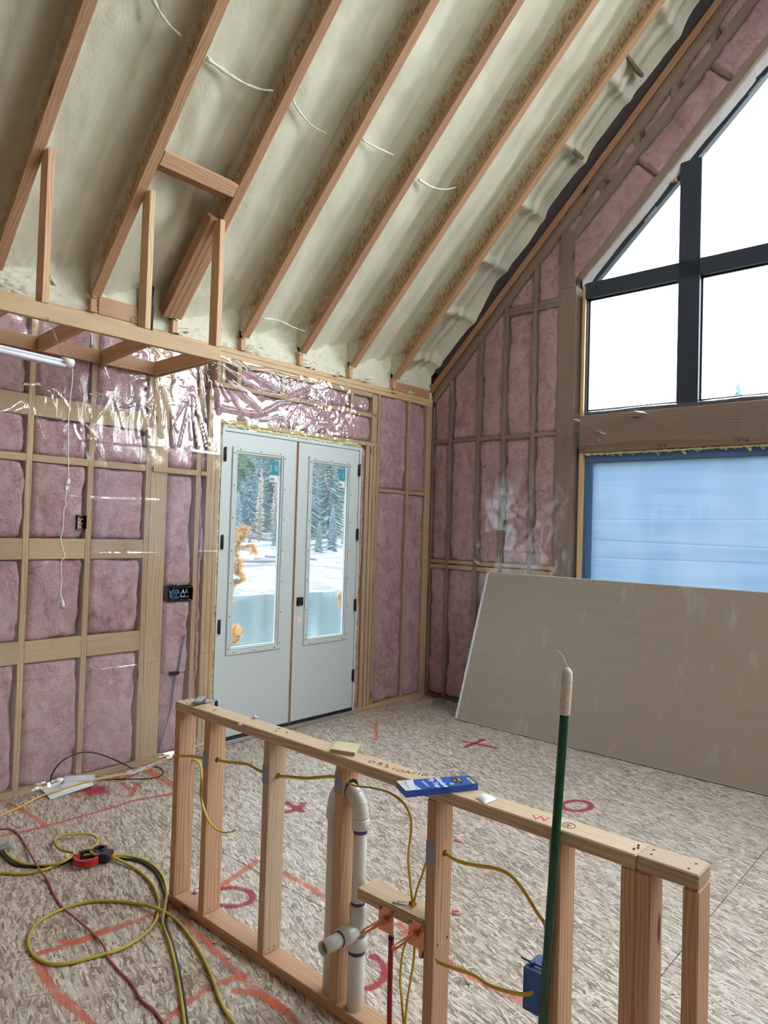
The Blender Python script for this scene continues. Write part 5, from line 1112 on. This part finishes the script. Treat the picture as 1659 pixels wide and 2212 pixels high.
# ================================================================== DRYWALL STACK
ds_top_x, ds_bot_x = -.055, -.52; ly0, ly1 = -.79, -4.45
bz = .004; tz = 1.327
for k in range(3):
    off = .0128 * k; nx_ = Vector((-tz, 0, -(ds_top_x - ds_bot_x))).normalized()   # square to the sheet, toward the room
    base0 = Vector((ds_bot_x + off, 0, bz)); top0 = Vector((ds_top_x + off * .9, 0, tz - .004 * k)); u_ = (top0 - base0); n_ = Vector((-u_.z, 0, u_.x)).normalized()
    r_ = root('drywall_sheet', (ds_bot_x + off, -2.6, 0), ['front brown-backed drywall sheet of the stack leaning under the windows', 'middle drywall sheet of the leaning stack, only its edges showing', 'rear drywall sheet of the leaning stack, only its edges showing'][k], 'drywall', 'drywall sheets leaning under the windows')
    ya = ly0 + (0, .028, .012)[k]; yb = ly1
    def slabm(nm, t0, t1, y0, y1, e0, e1, mat):
        V = []
        for y in (y0, y1):
            for b_, t_ in ((base0 + u_ * e0, t0), (base0 + u_ * e1, t0), (base0 + u_ * e1, t1), (base0 + u_ * e0, t1)): q = b_ + n_ * t_; V.append((q.x, y, q.z))
        # local frame so the paper grain follows the sheet
        return mesh(nm, V, [(0, 1, 2, 3)[::-1], (4, 5, 6, 7), (0, 4, 5, 1)[::-1], (1, 5, 6, 2)[::-1], (2, 6, 7, 3)[::-1], (3, 7, 4, 0)[::-1]], mat, r_)
    slabm('core', .0012, .0118, ya, yb, 0, 1, GYP); slabm('front_paper', .0118, .0126, ya - .004, yb + .004, .002, .996, DRY if k == 0 else GYP); slabm('back_paper', .0004, .0012, ya, yb, 0, 1, PAPW)

# ================================================================== OUTSIDE
def mat_simple(nm, a, b, sc=.3): 
    t = NT(nm); c = t.coord(0); n = t.noise(c, sc, 6, .75); n2 = t.noise(c, sc * .16, 3); return t.done(t.pbr(t.mix(t.mr(t.math('ADD', n, t.math('MULTIPLY', t.math('SUBTRACT', n2, .5), .8)), .42, .58), a, b), .95))
SNOW = mat_simple('snowy_shore', (.09, .085, .10), (.24, .265, .29), 2.2); GRASS = mat_simple('autumn_grass', (.045, .05, .028), (.10, .09, .07), .8)
tW = NT('lake_water'); cW = tW.coord(0); nW = tW.noise(tW.mapping(cW, (.5, 2.5, 1)), 1., 3); WATER = tW.done(tW.pbr((.05, .08, .085), .12, tW.bump(nW, .12, .05), **{'Specular IOR Level': .35}))
FOLI = [mat_simple('haze_tinted_spruce_%s' % n_, c1, c2, 1.2) for n_, c1, c2 in (('blue', (.10, .155, .185), (.15, .215, .24)), ('green', (.10, .165, .165), (.155, .225, .215)), ('pale', (.13, .185, .21), (.18, .245, .27)))]  # pale blue distance haze is mixed into these foliage colours
LARCHF = mat_simple('haze_tinted_larch', (.30, .22, .17), (.40, .31, .25), 1.2); LARCHN = plain('golden_needles', (.55, .27, .03), .8, var=.2); BARK = plain('grey_bark', (.10, .085, .075), .9, var=.3); TWIG = plain('bare_twig', (.10, .09, .09), .9); GRN = plain('near_spruce_needles', (.10, .17, .09), .9, var=.3); TRK = plain('haze_tinted_trunk', (.12, .11, .12), .9)  # far larch and trunk tones carry the same painted haze
gr = mesh('ground', [(-60, .16, -1.3), (60, .16, -1.3), (90, 10, -1.9), (-60, 10, -1.9), (-60, 18, -2.6), (90, 18, -2.6), (-60, -60, -1.3), (60, -60, -1.3)], [(0, 1, 2, 3), (3, 2, 5, 4), (6, 7, 1, 0)], GRASS); tag(gr, kind='structure')
wt = mesh('lake', [(-60, 9, -2.3), (140, 9, -2.3), (140, 60, -2.3), (-60, 60, -2.3)], [(0, 1, 2, 3)], WATER); tag(wt, kind='structure')
def f(U, V):
    x = -60 + U * 300; y = 25 + V * 160; s = np.clip((y - 26) / 72, 0, 3); z = -2.45 + s * 5.2 + fbm(x * .12, y * .12, 3) * (.8 * np.clip(s * 3, 0, 1)) + np.clip((y - 90) / 90, 0, 1) * 16
    return np.stack([x, y, z], 1)
P, F = grid(120, 120, f)
def shore_z(x, y):
    s = min(max((y - 26) / 72, 0), 3); return -2.45 + s * 5.2 + min(max((y - 90) / 90, 0), 1) * 16
tag(mesh('far_shore', P, F, SNOW, None, True), kind='structure')
tag(mesh('ground_east', [(.16, .16, -1.3), (60, .16, -1.3), (60, -60, -1.3), (.16, -60, -1.3)], [(0, 3, 2, 1)], GRASS), kind='structure') if False else None
def crown(r, layers, seed, drop, spikes):
    """a unit-high crown of many thin drooping sprays, irregular all the way up"""
    q = random.Random(seed); vs = []; fs = []
    for i in range(layers):
        for k in range(spikes):
            t = (i + q.uniform(-.6, .6)) / layers; t = min(max(t, 0), .99); z = .08 + .91 * t; rr_ = r * (1 - t) ** .8 + .008; a = q.uniform(0, 2 * math.pi); rl = rr_ * q.uniform(.45, 1.15); wd = .005 + .012 * (1 - t) * q.uniform(.5, 1.2); ca, sa = math.cos(a), math.sin(a); dz = -drop * rl * q.uniform(.5, 1.4); n0 = len(vs); th = .012 * q.uniform(.6, 1.3)
            vs += [(0, 0, z + .006), (ca * rl * .6 - sa * wd, sa * rl * .6 + ca * wd, z + dz * .5 - .006), (ca * rl, sa * rl, z + dz), (ca * rl * .6 + sa * wd, sa * rl * .6 - ca * wd, z + dz * .5 - .006), (ca * rl * .55, sa * rl * .55, z + dz * .5 - th)]
            fs += [(n0, n0 + 1, n0 + 2), (n0, n0 + 2, n0 + 3), (n0 + 1, n0 + 4, n0 + 2), (n0 + 4, n0 + 3, n0 + 2), (n0, n0 + 4, n0 + 1), (n0, n0 + 3, n0 + 4)]
    return vs, fs
PROT = []
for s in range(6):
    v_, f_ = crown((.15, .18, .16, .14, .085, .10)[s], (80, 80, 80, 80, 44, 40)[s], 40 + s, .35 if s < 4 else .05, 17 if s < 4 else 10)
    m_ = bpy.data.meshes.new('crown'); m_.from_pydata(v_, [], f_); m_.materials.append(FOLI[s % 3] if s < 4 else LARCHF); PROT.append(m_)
tm = bpy.data.meshes.new('trunk'); tv = []; tf = []
for i in range(7):
    for z, r_ in ((0, .012), (.95, .002)): a = 2 * math.pi * i / 7; tv.append((r_ * math.cos(a), r_ * math.sin(a), z))
for i in range(7): tf.append((2 * i, 2 * ((i + 1) % 7), 2 * ((i + 1) % 7) + 1, 2 * i + 1))
tm.from_pydata(tv, [], tf); tm.materials.append(TRK)
def conifer(x, y, h, kind, lab, grp, zz=None):
    z = shore_z(x, y) - .3 if zz is None else zz; r_ = bpy.data.objects.new('larch_tree' if kind >= 4 else 'conifer', None); m_ = Matrix.Translation((x, y, z)) @ Matrix.Rotation(R.uniform(0, 6), 4, 'Z') @ Matrix.Scale(h, 4)
    link(r_, None, m_); tag(r_, lab, 'tree', grp)
    for nm, me_ in (('crown', PROT[kind]), ('trunk', tm)): o = bpy.data.objects.new(nm, me_); link(o, r_, m_)
q = random.Random(11); placed = []
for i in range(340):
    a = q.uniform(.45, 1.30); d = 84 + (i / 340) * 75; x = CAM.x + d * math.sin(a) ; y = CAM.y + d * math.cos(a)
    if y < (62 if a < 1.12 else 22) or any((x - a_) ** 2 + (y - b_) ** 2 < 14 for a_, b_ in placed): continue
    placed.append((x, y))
    conifer(x, y, q.uniform(12, 20) if a < 1.05 else q.uniform(7, 10), q.choice([0, 1, 2, 3]), 'haze-tinted blue-green conifer in the forest across the lake', 'misty conifers across the lake')
def at_depth(u, v, D): d = CF + CR * ((u - 829.5) / FPX) - CU * ((v - 1106) / FPX); d = d / d.to_2d().length; return CAM + d * D
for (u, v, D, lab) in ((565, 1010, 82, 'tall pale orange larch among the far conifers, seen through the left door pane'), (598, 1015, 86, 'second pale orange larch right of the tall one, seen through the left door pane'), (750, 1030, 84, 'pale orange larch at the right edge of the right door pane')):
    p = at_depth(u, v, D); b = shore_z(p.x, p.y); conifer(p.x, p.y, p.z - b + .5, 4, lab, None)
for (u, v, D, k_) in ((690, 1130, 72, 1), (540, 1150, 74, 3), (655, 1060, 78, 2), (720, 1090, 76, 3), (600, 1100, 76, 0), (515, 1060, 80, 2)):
    p = at_depth(u, v, D); conifer(p.x, p.y, p.z - shore_z(p.x, p.y) + .5, k_, 'haze-tinted conifer at the front of the forest across the lake', 'front conifers across the lake')
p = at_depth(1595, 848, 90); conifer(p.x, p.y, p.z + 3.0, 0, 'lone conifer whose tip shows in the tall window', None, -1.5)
for i in range(26):   # fallen logs on the shore
    x = q.uniform(24, 62); y = q.uniform(32, 56); z = shore_z(x, y) + .5; a = q.uniform(-.5, .4); l = q.uniform(2, 5)
    lg = cyl('log', (x, y, z), (x + l * math.cos(a), y + l * math.sin(a), z + q.uniform(-.3, .6)), .12, PAPW if i % 3 == 0 else TRK, None, 8); tag(lg, 'fallen log on the snowy far shore', 'log', 'fallen logs on the far shore')
# near trees: their trunks stand hidden behind the wall, boughs reach across the door panes
def near_tree(nm, u, D, r0, h, lab):
    b = at_depth(u, 1500, D); b.z = -1.5; r_ = root(nm, tuple(b), lab, 'tree')
    tube('trunk', [b, b + Vector((.05, .03, h * .5)), b + Vector((0, .1, h))], r0, BARK, r_, 4, 9, rr=lambda t: r0 * (1 - .75 * t)); return r_
def bough(tree, D, segs, mat_n, mat_b, tl=.16, nn=9, rt=.007, tuft=True, wn=.0045, sd=1):
    qq = random.Random(sd); first = None; vs = []; fs = []
    P = smoothpts([at_depth(u, v, D + qq.uniform(-.1, .1)) for u, v in segs[0]], 5); br = tube('branch', P, rt * 1.6, mat_b, tree, 1, 5, rr=lambda t: rt * (1.7 - 1.3 * t))
    for i_, s in enumerate(segs):
        P = smoothpts([at_depth(u, v, D + qq.uniform(-.1, .1)) for u, v in s], 5)
        if i_: tube('twig', P, rt, mat_b, br, 1, 5, rr=lambda t: rt * (1 - .7 * t))
        if not tuft: continue
        for i, p in enumerate(P):
            for k in range(nn * 3):
                d_ = (P[min(i + 1, len(P) - 1)] - P[max(0, i - 1)]).normalized() * .9 + Vector((qq.gauss(0, .7), qq.gauss(0, .7), qq.gauss(0, .7))); d_.normalize(); l = tl * qq.uniform(.4, 1.); sd_ = d_.orthogonal().normalized() * wn; n0 = len(vs)
                vs += [p - sd_, p + sd_, p + d_ * l + sd_ * .6, p + d_ * l - sd_ * .6, p + sd_.cross(d_) * 1.2, p + d_ * l]; fs += [(n0, n0 + 1, n0 + 2, n0 + 3), (n0, n0 + 4, n0 + 5)]
    if tuft: nd_ = mesh('needles', vs, fs, mat_n, br); nd_['kind'] = 'stuff'
    return br
D = 9.5
lt_ = near_tree('larch_tree', 350, D, .11, 6.5, 'golden larch whose boughs reach into the left door pane')
for k_, (sg, tl_, nn_) in enumerate([([[(350, 1170), (440, 1190), (500, 1190), (520, 1165), (530, 1145)], [(440, 1190), (505, 1185), (540, 1180), (548, 1190)], [(440, 1200), (500, 1195), (515, 1215), (512, 1228)], [(440, 1140), (495, 1165), (518, 1145)], [(440, 1215), (495, 1215), (520, 1240)]], .12, 11),
    ([[(350, 1235), (440, 1255), (495, 1262), (525, 1252)], [(440, 1235), (500, 1235), (522, 1245)], [(440, 1275), (490, 1275), (508, 1255)]], .09, 8), ([[(350, 1330), (440, 1320), (485, 1308), (500, 1298)], [(440, 1305), (490, 1310), (497, 1300)]], .07, 7),
    ([[(350, 1420), (440, 1400), (495, 1385), (515, 1362)], [(440, 1390), (498, 1372), (508, 1355)], [(440, 1390), (500, 1390), (515, 1375)]], .09, 10)]): bough(lt_, D, sg, LARCHN, TWIG, tl_, nn_, sd=k_)
yl_ = near_tree('larch_sapling', 860, D, .04, 4.4, 'young golden larch with one sprig showing in the right door pane'); bough(yl_, D, [[(860, 1240), (800, 1262), (742, 1278), (732, 1290)], [(742, 1278), (737, 1300), (736, 1310)]], LARCHN, TWIG, .05, 6, .006, wn=.006)
sp_ = near_tree('spruce_tree', 300, 8.5, .14, 9, 'green spruce with a bough at the top corner of the left door pane')
bough(sp_, 8.5, [[(300, 930), (440, 950), (500, 975), (535, 1005)], [(440, 960), (510, 1000), (528, 1030)], [(440, 980), (505, 1020), (515, 1050)], [(440, 960), (520, 985), (545, 1010)], [(440, 1000), (500, 1035), (505, 1060)]], GRN, TWIG, .10, 14, wn=.006)
def twigs(tree, D, sx, dirs, sd):
    qq = random.Random(sd); segs = [sx]
    for (u, v), (u2, v2) in dirs:
        segs.append([(u, v), ((u + u2) / 2 + qq.uniform(-4, 4), (v + v2) / 2 + qq.uniform(-3, 3)), (u2, v2)])
        for k in range(7): t_ = qq.uniform(.15, 1); a, b = u + (u2 - u) * t_, v + (v2 - v) * t_; segs.append([(a, b), (a + qq.uniform(-16, 16), b + qq.uniform(-3, 16))])
    return bough(tree, D, segs, None, TWIG, rt=.007, tuft=False, sd=sd)
twigs(sp_, 8.8, [(300, 900), (480, 915), (575, 935)], [((560, 930), (585, 1010)), ((575, 940), (560, 1000)), ((600, 940), (575, 990))], 5)
bt_ = near_tree('bare_tree', 880, 9.0, .10, 8, 'bare grey tree whose twigs hang across the right door pane')
twigs(bt_, 9.0, [(880, 880), (740, 920), (650, 960)], [((650, 960), (700, 1030)), ((700, 1030), (722, 1090)), ((670, 985), (720, 1040)), ((690, 990), (735, 1015)), ((660, 1000), (715, 1060))], 6)
